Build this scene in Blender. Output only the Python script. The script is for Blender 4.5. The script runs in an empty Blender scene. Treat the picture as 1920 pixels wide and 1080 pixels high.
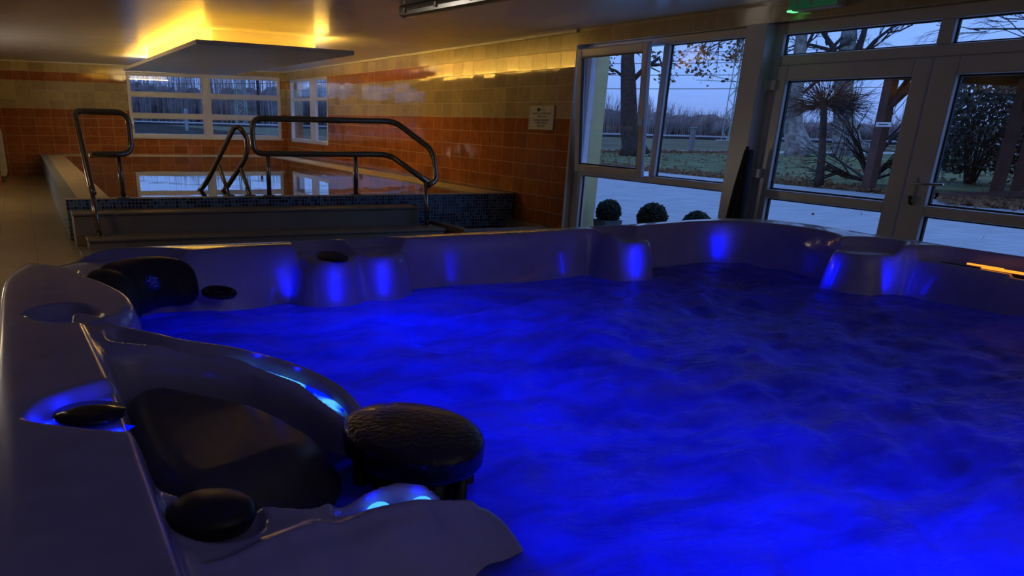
import bpy, bmesh, math, random
import numpy as np
from mathutils import Vector, Matrix
random.seed(7); RNG = np.random.default_rng(7)
SC = bpy.context.scene
COL = SC.collection
D = bpy.data
PI = math.pi

# ------------------------------------------------------------------ helpers
def new_obj(name, me, mat=None, parent=None, loc=(0, 0, 0)):
    o = D.objects.new(name, me); COL.objects.link(o)
    o.location = loc
    if mat is not None and me is not None:
        me.materials.append(mat)
    if parent is not None:
        o.parent = parent
    return o

def tag(o, label=None, cat=None, group=None, kind=None):
    if label: o['label'] = label
    if cat: o['category'] = cat
    if group: o['group'] = group
    if kind: o['kind'] = kind
    return o

def thing(name, label, cat, loc=(0, 0, 0), group=None, rotz=0.0):
    o = D.objects.new(name, None); COL.objects.link(o)
    o.location = loc; o.rotation_euler = (0, 0, rotz); o.empty_display_size = .1
    return tag(o, label, cat, group)

def mesh_from(verts, faces, name='m', smooth=False):
    me = D.meshes.new(name); me.from_pydata([tuple(v) for v in verts], [], faces); me.update()
    if smooth:
        me.polygons.foreach_set('use_smooth', [True] * len(me.polygons))
    return me

class MB:
    """collects shapes into one mesh"""
    def __init__(s): s.v = []; s.f = []; s.sm = []
    def add(s, v, f, smooth=False):
        k = len(s.v); s.v += [tuple(p) for p in v]; s.f += [tuple(i + k for i in q) for q in f]; s.sm += [smooth] * len(f); return s
    def box(s, x0, x1, y0, y1, z0, z1):
        v = [(x, y, z) for z in (z0, z1) for y in (y0, y1) for x in (x0, x1)]
        return s.add(v, [(0, 2, 3, 1), (4, 5, 7, 6), (0, 1, 5, 4), (2, 6, 7, 3), (0, 4, 6, 2), (1, 3, 7, 5)])
    def prism(s, pts, z0, z1):
        n = len(pts); v = [(x, y, z0) for x, y in pts] + [(x, y, z1) for x, y in pts]
        f = [tuple(range(n - 1, -1, -1)), tuple(range(n, 2 * n))] + [(i, (i + 1) % n, n + (i + 1) % n, n + i) for i in range(n)]
        return s.add(v, f)
    def tube(s, pts, r, n=10, caps=True, smooth=True):
        pts = [Vector(p) for p in pts]
        rs = r if hasattr(r, '__len__') else [r] * len(pts)
        up = None; rings = []
        for i, p in enumerate(pts):
            t = (pts[min(i + 1, len(pts) - 1)] - pts[max(i - 1, 0)])
            t = t.normalized() if t.length > 1e-9 else Vector((0, 0, 1))
            if up is None:
                up = t.cross(Vector((0, 0, 1)) if abs(t.z) < .9 else Vector((1, 0, 0))).normalized()
            else:
                up = (up - t * up.dot(t)); up = up.normalized() if up.length > 1e-6 else t.orthogonal().normalized()
            w = t.cross(up)
            rings.append([p + (up * math.cos(2 * PI * k / n) + w * math.sin(2 * PI * k / n)) * rs[i] for k in range(n)])
        v = [q for R_ in rings for q in R_]; f = []
        for i in range(len(rings) - 1):
            for k in range(n):
                f.append((i * n + k, i * n + (k + 1) % n, (i + 1) * n + (k + 1) % n, (i + 1) * n + k))
        if caps:
            f.append(tuple(range(n - 1, -1, -1))); f.append(tuple((len(rings) - 1) * n + k for k in range(n)))
        return s.add(v, f, smooth)
    def lathe(s, prof, c=(0, 0, 0), n=48, sx=1, sy=1, smooth=True):
        """prof: list of (r, z) revolved about z"""
        v = []; f = []
        for r, z in prof:
            for k in range(n):
                a = 2 * PI * k / n
                v.append((c[0] + sx * r * math.cos(a), c[1] + sy * r * math.sin(a), c[2] + z))
        for i in range(len(prof) - 1):
            for k in range(n):
                f.append((i * n + k, i * n + (k + 1) % n, (i + 1) * n + (k + 1) % n, (i + 1) * n + k))
        f.append(tuple(range(n - 1, -1, -1))); f.append(tuple((len(prof) - 1) * n + k for k in range(n)))
        return s.add(v, f, smooth)
    def mesh(s, name='m'):
        me = D.meshes.new(name); me.from_pydata(s.v, [], s.f); me.update()
        me.polygons.foreach_set('use_smooth', s.sm)
        return me
    def build(s, name, mat=None, parent=None, bevel=0, loc=(0, 0, 0)):
        o = new_obj(name, s.mesh(name), mat, parent, loc)
        if bevel:
            m = o.modifiers.new('b', 'BEVEL'); m.width = bevel; m.segments = 2; m.limit_method = 'ANGLE'; m.angle_limit = math.radians(50)
        return o

def fillet(pts, r, n=6):
    """round the corners of an open polyline"""
    pts = [Vector(p) for p in pts]; out = [pts[0]]
    for i in range(1, len(pts) - 1):
        a, b, c = pts[i - 1], pts[i], pts[i + 1]
        rr = r[i] if hasattr(r, '__len__') else r
        d = min(rr, (a - b).length * .48, (c - b).length * .48)
        p0 = b + (a - b).normalized() * d; p1 = b + (c - b).normalized() * d
        for k in range(n + 1):
            t = k / n; out.append(p0 * (1 - t) ** 2 + b * 2 * t * (1 - t) + p1 * t * t)
    out.append(pts[-1]); return out

def text_mesh(body, size, align='CENTER', sx=1.0):
    cu = D.curves.new('t', 'FONT'); cu.body = body; cu.size = size; cu.align_x = align; cu.align_y = 'CENTER'; cu.extrude = .0008
    o = D.objects.new('t', cu); COL.objects.link(o)
    dg = bpy.context.evaluated_depsgraph_get(); me = D.meshes.new_from_object(o.evaluated_get(dg))
    D.objects.remove(o); D.curves.remove(cu)
    for v in me.vertices: v.co.x *= sx
    return me

# ------------------------------------------------------------------ materials
def N(nt, t, **kw):
    n = nt.nodes.new(t)
    for k, v in kw.items(): setattr(n, k, v)
    return n

def principled(name, color, rough=.5, metal=0., coat=0., spec=.5, emit=None, es=0., trans=0., ior=1.45, coat_rough=.05):
    m = D.materials.new(name); m.use_nodes = True
    b = m.node_tree.nodes['Principled BSDF']
    b.inputs['Base Color'].default_value = (*color, 1); b.inputs['Roughness'].default_value = rough
    b.inputs['Metallic'].default_value = metal; b.inputs['Coat Weight'].default_value = coat; b.inputs['Coat Roughness'].default_value = coat_rough
    b.inputs['Specular IOR Level'].default_value = spec; b.inputs['IOR'].default_value = ior
    b.inputs['Transmission Weight'].default_value = trans
    if emit: b.inputs['Emission Color'].default_value = (*emit, 1); b.inputs['Emission Strength'].default_value = es
    return m

def noisy(m, scale=8., amount=.25, rough_amt=0., bump=0., bump_scale=None, detail=4.):
    """procedural variation of colour, gloss and relief on a principled material"""
    nt = m.node_tree; b = nt.nodes['Principled BSDF']; c = b.inputs['Base Color'].default_value[:3]
    tc = N(nt, 'ShaderNodeTexCoord'); nz = N(nt, 'ShaderNodeTexNoise'); nz.inputs['Scale'].default_value = scale; nz.inputs['Detail'].default_value = detail
    nt.links.new(tc.outputs['Object'], nz.inputs['Vector'])
    cr = N(nt, 'ShaderNodeValToRGB'); e = cr.color_ramp.elements
    e[0].position = .3; e[1].position = .7
    e[0].color = (*[x * (1 - amount) for x in c], 1); e[1].color = (*[min(1, x * (1 + amount)) for x in c], 1)
    nt.links.new(nz.outputs['Fac'], cr.inputs['Fac']); nt.links.new(cr.outputs['Color'], b.inputs['Base Color'])
    if bump:
        n2 = N(nt, 'ShaderNodeTexNoise'); n2.inputs['Scale'].default_value = bump_scale or scale * 4; n2.inputs['Detail'].default_value = 3
        nt.links.new(tc.outputs['Object'], n2.inputs['Vector'])
        bp = N(nt, 'ShaderNodeBump'); bp.inputs['Strength'].default_value = bump; bp.inputs['Distance'].default_value = .01
        nt.links.new(n2.outputs['Fac'], bp.inputs['Height']); nt.links.new(bp.outputs['Normal'], b.inputs['Normal'])
    return m

def emissive(name, color, s):
    m = D.materials.new(name); m.use_nodes = True; nt = m.node_tree; nt.nodes.clear()
    e = N(nt, 'ShaderNodeEmission'); e.inputs['Color'].default_value = (*color, 1); e.inputs['Strength'].default_value = s
    o = N(nt, 'ShaderNodeOutputMaterial'); nt.links.new(e.outputs[0], o.inputs[0]); return m

def glass_pane_mat(name, tint=(.93, .95, .96)):
    m = D.materials.new(name); m.use_nodes = True; nt = m.node_tree; nt.nodes.clear()
    t = N(nt, 'ShaderNodeBsdfTransparent'); t.inputs['Color'].default_value = (*tint, 1)
    g = N(nt, 'ShaderNodeBsdfGlossy'); g.inputs['Roughness'].default_value = .0
    fr = N(nt, 'ShaderNodeFresnel'); ge = N(nt, 'ShaderNodeNewGeometry'); mi = N(nt, 'ShaderNodeMath', operation='MULTIPLY_ADD')
    mi.inputs[1].default_value = 1 / 1.5 - 1.5; mi.inputs[2].default_value = 1.5; nt.links.new(ge.outputs['Backfacing'], mi.inputs[0]); nt.links.new(mi.outputs[0], fr.inputs['IOR'])
    mx = N(nt, 'ShaderNodeMixShader'); o = N(nt, 'ShaderNodeOutputMaterial')
    nt.links.new(fr.outputs[0], mx.inputs[0]); nt.links.new(t.outputs[0], mx.inputs[1]); nt.links.new(g.outputs[0], mx.inputs[2]); nt.links.new(mx.outputs[0], o.inputs[0])
    return m

def tile_mat(name, uax, tw, th, kind='wall', u0=0., v0=0., vax='Z', grout=.006, tilt=.012):
    """square-grid tiles laid in world axes uax/vax; every tile has its own tone and a slight lean of its glaze"""
    m = D.materials.new(name); m.use_nodes = True; nt = m.node_tree; b = nt.nodes['Principled BSDF']; L = nt.links.new
    geo = N(nt, 'ShaderNodeNewGeometry'); sp = N(nt, 'ShaderNodeSeparateXYZ'); L(geo.outputs['Position'], sp.inputs[0])
    def mth(op, a, b_=None, c=None):
        n = N(nt, 'ShaderNodeMath', operation=op)
        for i, x in enumerate((a, b_, c)):
            if x is None: continue
            if isinstance(x, (int, float)): n.inputs[i].default_value = x
            else: L(x, n.inputs[i])
        return n.outputs[0]
    u = mth('DIVIDE', mth('SUBTRACT', sp.outputs[uax], u0), tw); v = mth('DIVIDE', mth('SUBTRACT', sp.outputs[vax], v0), th)
    fu, fv = mth('FLOOR', u), mth('FLOOR', v)
    du = mth('MULTIPLY', mth('MINIMUM', mth('FRACT', u), mth('SUBTRACT', 1., mth('FRACT', u))), tw)
    dv = mth('MULTIPLY', mth('MINIMUM', mth('FRACT', v), mth('SUBTRACT', 1., mth('FRACT', v))), th)
    edge = mth('LESS_THAN', mth('MINIMUM', du, dv), grout / 2)
    cb = N(nt, 'ShaderNodeCombineXYZ'); L(fu, cb.inputs[0]); L(fv, cb.inputs[1])
    wn = N(nt, 'ShaderNodeTexWhiteNoise', noise_dimensions='3D'); L(cb.outputs[0], wn.inputs['Vector'])
    nz = N(nt, 'ShaderNodeTexNoise'); nz.inputs['Scale'].default_value = 9 if kind == 'wall' else 3; nz.inputs['Detail'].default_value = 5
    L(geo.outputs['Position'], nz.inputs['Vector'])
    def mix(f, a, b_):
        n = N(nt, 'ShaderNodeMix', data_type='RGBA')
        for s_, x in ((0, f), (6, a), (7, b_)):
            if isinstance(x, tuple): n.inputs[s_].default_value = (*x, 1)
            elif isinstance(x, (int, float)): n.inputs[s_].default_value = x
            else: L(x, n.inputs[s_])
        return n.outputs[2]
    if kind == 'wall':
        z = sp.outputs['Z']
        isor = mth('MAXIMUM', mth('LESS_THAN', z, v0), mth('MULTIPLY', mth('GREATER_THAN', z, v0 + 3 * th), mth('LESS_THAN', z, v0 + 4 * th)))
        mot = mth('MULTIPLY_ADD', nz.outputs['Fac'], 1.3, -.15)
        ora = mix(mot, (.30, .085, .022), (.50, .19, .06)); cre = mix(mot, (.42, .33, .17), (.58, .47, .27))
        tone = mix(isor, cre, ora)
        rnd = mth('MULTIPLY_ADD', wn.outputs['Value'], .3, .83)
        hs = N(nt, 'ShaderNodeHueSaturation'); L(rnd, hs.inputs['Value']); L(tone, hs.inputs['Color'])
        grc = mix(isor, (.62, .55, .40), (.62, .44, .28))
        # the beige courses are grouted in their own tone along the uprights
        base = mix(edge, hs.outputs['Color'], grc)
        rough = .065; bump_s = .06; b.inputs['Specular IOR Level'].default_value = .42
    elif kind == 'mosaic':
        r1 = N(nt, 'ShaderNodeValToRGB'); e = r1.color_ramp.elements
        e[0].position = 0; e[0].color = (.012, .02, .07, 1); e[1].position = 1; e[1].color = (.16, .30, .45, 1)
        for p, c in ((.3, (.02, .05, .16)), (.55, (.06, .14, .30)), (.8, (.10, .22, .36))):
            q = e.new(p); q.color = (*c, 1)
        r1.color_ramp.interpolation = 'CONSTANT'
        L(wn.outputs['Value'], r1.inputs['Fac']); base = mix(edge, r1.outputs['Color'], (.30, .34, .36)); rough = .12; bump_s = .03
    else:
        col = {'step': ((.20, .175, .15), (.26, .225, .19), (.32, .30, .27)), 'floor': ((.30, .225, .09), (.37, .28, .13), (.26, .20, .11)),
               'paving': ((.36, .40, .44), (.46, .50, .53), (.30, .32, .34))}[kind]
        rnd = mth('MULTIPLY_ADD', wn.outputs['Value'], .18, .9)
        hs = N(nt, 'ShaderNodeHueSaturation'); L(rnd, hs.inputs['Value']); L(mix(nz.outputs['Fac'], col[0], col[1]), hs.inputs['Color'])
        base = mix(edge, hs.outputs['Color'], col[2]); rough = {'step': .45, 'floor': .35, 'paving': .8}[kind]; bump_s = .05
    L(base, b.inputs['Base Color']); 
    L(mth('MULTIPLY_ADD', edge, .5, rough), b.inputs['Roughness'])
    # glaze lean
    cen = N(nt, 'ShaderNodeVectorMath', operation='SUBTRACT'); L(wn.outputs['Color'], cen.inputs[0]); cen.inputs[1].default_value = (.5, .5, .5)
    sc = N(nt, 'ShaderNodeVectorMath', operation='SCALE'); L(cen.outputs[0], sc.inputs[0]); sc.inputs['Scale'].default_value = tilt
    bp = N(nt, 'ShaderNodeBump'); bp.inputs['Strength'].default_value = bump_s; bp.inputs['Distance'].default_value = .02
    n3 = N(nt, 'ShaderNodeTexNoise'); n3.inputs['Scale'].default_value = 5.5; n3.inputs['Detail'].default_value = 1; L(geo.outputs['Position'], n3.inputs['Vector'])
    L(mth('SUBTRACT', n3.outputs['Fac'], mth('MULTIPLY', edge, .3)), bp.inputs['Height'])
    ad = N(nt, 'ShaderNodeVectorMath', operation='ADD'); L(bp.outputs['Normal'], ad.inputs[0]); L(sc.outputs[0], ad.inputs[1])
    no = N(nt, 'ShaderNodeVectorMath', operation='NORMALIZE'); L(ad.outputs[0], no.inputs[0]); L(no.outputs[0], b.inputs['Normal'])
    return m

TW, TH, TZ = .36, .204, 1.534
M = {}
M['tile_r'] = tile_mat('tiles_right', 'Y', TW, TH, 'wall', 10.17, TZ, tilt=.022)
M['tile_b'] = tile_mat('tiles_back', 'X', TW, TH, 'wall', .05, TZ)
M['mosaic'] = tile_mat('mosaic_front', 'X', .045, .045, 'mosaic', 0, .5, grout=.007, tilt=.02)
M['mosaic_y'] = tile_mat('mosaic_side', 'Y', .045, .045, 'mosaic', 0, .5, grout=.007, tilt=.02)
M['step'] = tile_mat('step_tiles', 'X', .66, .9, 'step', .3, 0, 'Y', grout=.004, tilt=.004)
M['floor'] = tile_mat('floor_tiles', 'X', .4, .4, 'floor', 0, 0, 'Y', grout=.005, tilt=.004)
M['paving'] = tile_mat('paving', 'X', .5, .25, 'paving', 0, 0, 'Y', grout=.02, tilt=.02)
M['plaster'] = noisy(principled('ceiling_paint', (.66, .66, .66), .24, spec=.5), 1.5, .05, bump=.15, bump_scale=1.2)
M['panel'] = noisy(principled('white_board', (.84, .85, .86), .45), 3, .03)
M['upvc'] = noisy(principled('white_upvc', (.74, .75, .82), .28), 4, .03)
M['gasket'] = noisy(principled('black_gasket', (.02, .02, .022), .5), 20, .2)
M['glass'] = glass_pane_mat('window_glass')
M['white'] = noisy(principled('white_enamel', (.72, .70, .64), .35), 5, .04)
M['steel'] = noisy(principled('brushed_steel', (.33, .29, .25), .24, metal=1.), 30, .1)
M['silver'] = noisy(principled('satin_aluminium', (.62, .62, .64), .3, metal=1.), 30, .08)
M['shell'] = noisy(principled('pearl_acrylic', (.40, .39, .58), .20, coat=.5, coat_rough=.06), 14, .10, bump=.012, bump_scale=120)
M['skirt'] = noisy(principled('tub_cabinet', (.12, .10, .09), .5), 6, .2)
M['black'] = noisy(principled('black_plastic', (.010, .010, .012), .35), 20, .3)
M['domegrey'] = noisy(principled('dark_grey_plastic', (.060, .054, .054), .36, spec=.5), 9, .35, bump=.05, bump_scale=40)
M['rubber'] = noisy(principled('black_foam', (.013, .012, .013), .45), 18, .3, bump=.1, bump_scale=60)
M['curb'] = noisy(principled('beige_coping', (.78, .66, .44), .45), 4, .08, bump=.1, bump_scale=50)
M['orange_paint'] = noisy(principled('orange_render', (.36, .16, .05), .6), 4, .1)
M['yellow_render'] = noisy(principled('yellow_render', (.62, .56, .26), .8), 6, .08, bump=.2, bump_scale=90)

# ------------------------------------------------------------------ camera
E_Z = 1.48
def rot(yaw, pitch, roll):
    cy, sy = math.cos(yaw), math.sin(yaw)
    f = Vector((sy * math.cos(pitch), cy * math.cos(pitch), math.sin(pitch)))
    rt = Vector((cy, -sy, 0)); u = rt.cross(f); c, s = math.cos(roll), math.sin(roll)
    return c * rt + s * u, -s * rt + c * u, f
cr_, cu_, cf_ = rot(.4218, -.3988, .0229)
FPX, PX, PY = 1571.25, 778.57, 886.15
cam = D.cameras.new('camera'); co = D.objects.new('camera', cam); COL.objects.link(co)
co.matrix_world = Matrix(((cr_.x, cu_.x, -cf_.x, 0), (cr_.y, cu_.y, -cf_.y, 0), (cr_.z, cu_.z, -cf_.z, E_Z), (0, 0, 0, 1)))
cam.sensor_width = 36; cam.lens = FPX * 36 / 1920
cam.shift_x = (960 - PX) / 1920; cam.shift_y = (PY - 540) / 1920
cam.clip_start = .02; cam.clip_end = 2000
SC.camera = co

# ------------------------------------------------------------------ the room
XR, YF, CE, WP = 6.7, 24.0, 2.575, 6.82
def struct(name, mb, mat, bevel=0, parent=None):
    o = mb.build(name, mat, parent, bevel)
    if parent is None: o['kind'] = 'structure'
    return o
WT = .34                                                    # outer wall thickness
b = MB()
b.box(-2.6, XR + WT, -4.2, YF + WT, -.15, 0)
struct('floor', b, M['floor'])
b = MB(); b.box(-2.9, XR + WT, -4.5, YF + WT, CE, CE + .2); struct('ceiling', b, M['plaster'])
# right wall, with the window bay (Y 3.2 .. 10.17) and the little pool window
b = MB()
b.box(XR, XR + WT, 10.17, 20.42, 0, CE); b.box(XR, XR + WT, 20.42, 23.6, 0, .86); b.box(XR, XR + WT, 20.42, 23.6, 2.36, CE)
b.box(XR, XR + WT, 23.6, YF + WT, 0, CE); b.box(XR, XR + WT, 3.2, 10.17, 2.40, CE); b.box(XR, XR + WT, -4.5, 3.2, 0, CE)
b.box(XR, XR + .16, 6.95, 7.19, 0, 2.40)
struct('wall_right', b, M['tile_r'])
b = MB()
b.box(-.9, 2.63, YF, YF + WT, 0, CE); b.box(2.63, 6.57, YF, YF + WT, 0, .9); b.box(2.63, 6.57, YF, YF + WT, 2.43, CE); b.box(6.57, XR, YF, YF + WT, 0, CE)
struct('wall_back', b, M['tile_b'])
b = MB(); b.box(-.9, -.62, 21.2, YF, 0, CE); b.box(-2.9, -.47, 20.9, 21.2, 0, CE); b.box(-2.9, -2.6, -4.5, 20.9, 0, CE)
struct('wall_left', b, M['tile_r'])
b = MB(); b.box(-2.6, XR, -4.5, -4.2, 0, CE); struct('wall_front', b, M['tile_b'])
# slim mouldings and the bead closing the tiled corner
b = MB(); b.box(XR - .03, XR, 10.17, YF, CE - .03, CE); struct('trim_1', b, M['white'])
b = MB(); b.box(-.62, XR - .03, YF - .03, YF, CE - .03, CE); struct('trim_2', b, M['white'])
b = MB(); b.box(XR - .008, XR + .02, 10.155, 10.172, 0, 2.40); struct('trim_3', b, M['white'], .003)
b = MB(); b.box(XR - .012, XR + .16, 6.93, 7.20, 0, 2.4); struct('trim_4', b, M['upvc'], .006)

# ------------------------------------------------------------------ windows
def rect_frame(mb, ax, p0, p1, u0, u1, z0, z1, w, wb=None, wt=None):
    """rectangular ring in the plane ax ('X' or 'Y'), thickness p0..p1"""
    wb = wb or w; wt = wt or w
    def bx(a0, a1, c0, c1):
        if ax == 'X': mb.box(p0, p1, a0, a1, c0, c1)
        else: mb.box(a0, a1, p0, p1, c0, c1)
    bx(u0, u0 + w, z0, z1); bx(u1 - w, u1, z0, z1); bx(u0 + w, u1 - w, z0, z0 + wb); bx(u0 + w, u1 - w, z1 - wt, z1)
def pane(name, ax, p, u0, u1, z0, z1, parent):
    mb = MB()
    if ax == 'X': mb.box(p, p + .006, u0, u1, z0, z1)
    else: mb.box(u0, u1, p, p + .006, z0, z1)
    o = mb.build(name, M['glass'], parent); return o

def window_root(name):
    o = D.objects.new(name, None); COL.objects.link(o); o['kind'] = 'structure'; return o

# pool window in the far wall
w1 = window_root('window_1'); w1.location = (4.6, YF, .9)
def loc_parent(o, par):
    o.parent = par; o.matrix_parent_inverse = par.matrix_world.inverted() if False else Matrix.Translation(-Vector(par.location))
    return o
b = MB(); rect_frame(b, 'Y', YF + .02, YF + .10, 2.635, 6.565, .905, 2.425, .06)
b.box(4.50, 4.68, YF + .02, YF + .10, .965, 2.365)
loc_parent(b.build('frame', M['upvc'], None, .006), w1)
for (u0, u1) in ((2.69, 4.50), (4.68, 6.51)):
    zz = [.965, 1.385, 1.46, 1.885, 1.955, 2.37]
    for k in (1, 3):
        mb = MB(); mb.box(u0, u1, YF + .015, YF + .11, zz[k], zz[k + 1]); loc_parent(mb.build('transom', M['upvc'], None, .006), w1)
    for k in (0, 2, 4):
        loc_parent(pane('pane', 'Y', YF + .06, u0, u1, zz[k], zz[k + 1], None), w1)
        mb = MB(); rect_frame(mb, 'Y', YF + .03, YF + .055, u0, u1, zz[k], zz[k + 1], .03); loc_parent(mb.build('sash', M['upvc'], None, .008), w1)
b = MB(); b.box(2.6, 6.6, YF - .04, YF + .02, .875, .905); loc_parent(b.build('sill', M['white'], None, .006), w1)
# small window on the right wall
w2 = window_root('window_2'); w2.location = (XR, 22., .86)
b = MB(); rect_frame(b, 'X', XR + .01, XR + .09, 20.42, 23.6, .86, 2.36, .10, .09, .06); b.box(XR + .01, XR + .09, 21.45, 21.85, .95, 2.30)
loc_parent(b.build('frame', M['upvc'], None, .006), w2)
for (u0, u1) in ((20.52, 21.45), (21.85, 23.5)):
    zz = [.95, 1.36, 1.42, 1.85, 1.92, 2.30]
    for k in (1, 3):
        mb = MB(); mb.box(XR + .005, XR + .1, u0, u1, zz[k], zz[k + 1]); loc_parent(mb.build('transom', M['upvc'], None, .006), w2)
    for k in (0, 2, 4): loc_parent(pane('pane', 'X', XR + .05, u0, u1, zz[k], zz[k + 1], None), w2)

# large window beside the doors: fixed pane, tilted sash, low panes
w3 = window_root('window_3'); w3.location = (WP, 8.6, 0)
b = MB()
def wb(y0, y1, z0, z1, d0=.0, d1=.075): b.box(WP + d0, WP + d1, y0, y1, z0, z1)
wb(10.0, 10.17, .06, 2.40); wb(7.19, 7.33, .06, 2.40); wb(7.33, 10.0, 2.315, 2.40); wb(7.33, 10.0, .06, .16); wb(7.33, 10.0, .84, .915)
wb(8.50, 8.60, .915, 2.315)
loc_parent(b.build('frame', M['upvc'], None, .01), w3)
loc_parent(pane('pane', 'X', WP + .05, 7.33, 8.50, .915, 2.315, None), w3)
loc_parent(pane('pane', 'X', WP + .05, 7.33, 10.0, .16, .84, None), w3)
for (y0, y1, z0, z1) in ((7.33, 8.5, .915, 2.315), (7.33, 10., .16, .84)):
    mb = MB(); rect_frame(mb, 'X', WP + .042, WP + .06, y0, y1, z0, z1, .012); loc_parent(mb.build('gasket', M['gasket'], None), w3)
# tilted opening sash: hinged along its foot, leaning into the room
sash = D.objects.new('sash', None); COL.objects.link(sash); loc_parent(sash, w3); sash.location = (WP - .005, 0, .885)
sash.rotation_euler = (0, -math.radians(4.3), 0)
b = MB(); rect_frame(b, 'X', -.06, .0, 8.66, 10.08, 0., 1.47, .10); s1 = b.build('sash_frame', M['upvc'], sash, .012)
b = MB(); b.box(-.03, -.024, 8.76, 9.98, .10, 1.37); b.build('pane', M['glass'], sash)
b = MB(); rect_frame(b, 'X', -.05, -.02, 8.76, 9.98, .10, 1.37, .014); b.build('gasket', M['gasket'], sash)
b = MB(); b.box(-.085, -.06, 8.68, 8.705, .59, .67); b.tube(fillet([(-.085, 8.69, .60), (-.11, 8.69, .60), (-.115, 8.70, .72)], .02), .010, 8)
b.build('handle', M['white'], sash, .004)
b = MB(); b.tube([(.0, 8.66, 1.2), (.10, 8.62, 1.15)], .008, 6); b.build('tilt_stay', M['silver'], sash)

# ------------------------------------------------------------------ the double door with its fanlights
d1 = window_root('door_1'); d1.location = (WP, 5.2, 0)
b = MB()
wb(6.83, 6.95, 0, 2.40); wb(3.2, 3.4, 0, 2.40); wb(3.4, 6.83, 2.30, 2.40); wb(3.4, 6.83, 2.03, 2.12); wb(5.09, 5.22, 2.12, 2.30)
loc_parent(b.build('frame', M['upvc'], None, .012), d1)
for (y0, y1) in ((5.22, 6.83), (3.4, 5.09)):
    loc_parent(pane('fanlight', 'X', WP + .05, y0, y1, 2.12, 2.30, None), d1)
    mb = MB(); rect_frame(mb, 'X', WP + .04, WP + .06, y0, y1, 2.12, 2.30, .012); loc_parent(mb.build('gasket', M['gasket'], None), d1)
for (y0, y1, g0, g1) in ((5.195, 6.83, 5.36, 6.70), (3.4, 5.185, 3.55, 4.965)):
    mb = MB()
    def lb(a0, a1, c0, c1): mb.box(WP - .012, WP + .07, a0, a1, c0, c1)
    lb(y0, g0, .02, 2.03); lb(g1, y1, .02, 2.03); lb(g0, g1, 1.895, 2.03); lb(g0, g1, .825, .91); lb(g0, g1, .02, .15)
    lf = loc_parent(mb.build('door_leaf', M['upvc'], None, .012), d1)
    for (c0, c1) in ((.91, 1.895), (.15, .825)):
        p = pane('pane', 'X', WP + .045, g0, g1, c0, c1, None); p.parent = lf
        mg = MB(); rect_frame(mg, 'X', WP + .03, WP + .055, g0, g1, c0, c1, .014); q = mg.build('gasket', M['gasket'], None); q.parent = lf
    if y0 < 4:
        mh = MB(); mh.box(WP - .03, WP - .012, 5.075, 5.105, .90, 1.12)
        mh.build('lock_plate', M['upvc'], lf, .004)
        mh = MB(); mh.tube(fillet([(WP - .03, 5.09, 1.075), (WP - .075, 5.09, 1.075), (WP - .075, 4.80, 1.085)], .02), .011, 10); mh.build('handle', M['silver'], lf)
        mh = MB(); mh.tube([(WP - .05, 5.09, .965), (WP - .03, 5.09, .965)], .014, 12); mh.box(WP - .06, WP - .045, 5.07, 5.085, .915, .975); mh.box(WP - .055, WP - .045, 5.05, 5.07, .905, .93); mh.build('key', M['black'], lf)
    else:
        for z in (1.05, 1.86):
            mh = MB(); mh.box(WP - .045, WP - .01, 6.80, 6.93, z - .045, z + .045); mh.tube([(WP - .05, 6.92, z - .06), (WP - .05, 6.92, z + .06)], .016, 10); mh.build('hinge', M['upvc'], lf, .004)
# little printed label stuck on the door glass
lab = thing('door_label', 'small white printed sticker on the glass of the left door leaf', 'sticker', (WP + .045, 5.565, 1.525))
b = MB(); b.add([(-.003, -.078, -.018), (-.003, .078, -.018), (-.003, .078, .018), (-.003, -.078, .018)], [(0, 1, 2, 3)]); pm = D.materials.new('label_paper'); pm.use_nodes = True; nt = pm.node_tree; nt.nodes.clear(); t1 = N(nt, 'ShaderNodeBsdfTranslucent'); t2 = N(nt, 'ShaderNodeBsdfDiffuse'); m2_ = N(nt, 'ShaderNodeMixShader'); o2_ = N(nt, 'ShaderNodeOutputMaterial')
t1.inputs[0].default_value = t2.inputs[0].default_value = (.9, .92, .94, 1); m2_.inputs[0].default_value = .3; nt.links.new(t1.outputs[0], m2_.inputs[1]); nt.links.new(t2.outputs[0], m2_.inputs[2]); nt.links.new(m2_.outputs[0], o2_.inputs[0])
b.build('paper', pm, lab)
b = MB(); b.box(-.0045, -.0035, -.045, .05, -.004, .004); b.build('print_mark', principled('label_ink', (.30, .36, .46), .6), lab)

# exit sign above the doors
ex = thing('exit_sign', 'green emergency exit sign with running man hung above the doors', 'sign', (6.60, 6.36, 2.455))
b = MB(); b.box(-.02, .10, -.30, .245, 0, .012); b.box(-.02, .10, -.30, -.285, .012, .12); b.box(-.02, .10, .23, .245, .012, .12); b.box(.08, .10, -.285, .23, .012, .12); b.build('housing', M['white'], ex, .003)
gm = principled('sign_green', (.005, .10, .055), .35, emit=(.0, .12, .05), es=.25)
b = MB(); b.box(-.012, .0, -.285, .23, .012, .12); b.build('legend_panel', gm, ex)
wm = principled('sign_white', (.5, .55, .55), .5)
def flat_poly(mb, pts, x=-.014, t=.002):
    """pts given as (u to the right as seen from the room, z)"""
    n = len(pts); v = [(x, -u, z) for u, z in pts] + [(x + t, -u, z) for u, z in pts]
    mb.add(v, [tuple(range(n)), tuple(range(2 * n - 1, n - 1, -1))] + [(i, (i + 1) % n, n + (i + 1) % n, n + i) for i in range(n)])
b = MB(); flat_poly(b, [(.0, .06), (.02, .06), (.02, .11), (0, .11)]); flat_poly(b, [(-.02, .062), (.04, .066), (.01, .038)]); b.build('arrow', wm, ex)
b = MB()
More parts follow.
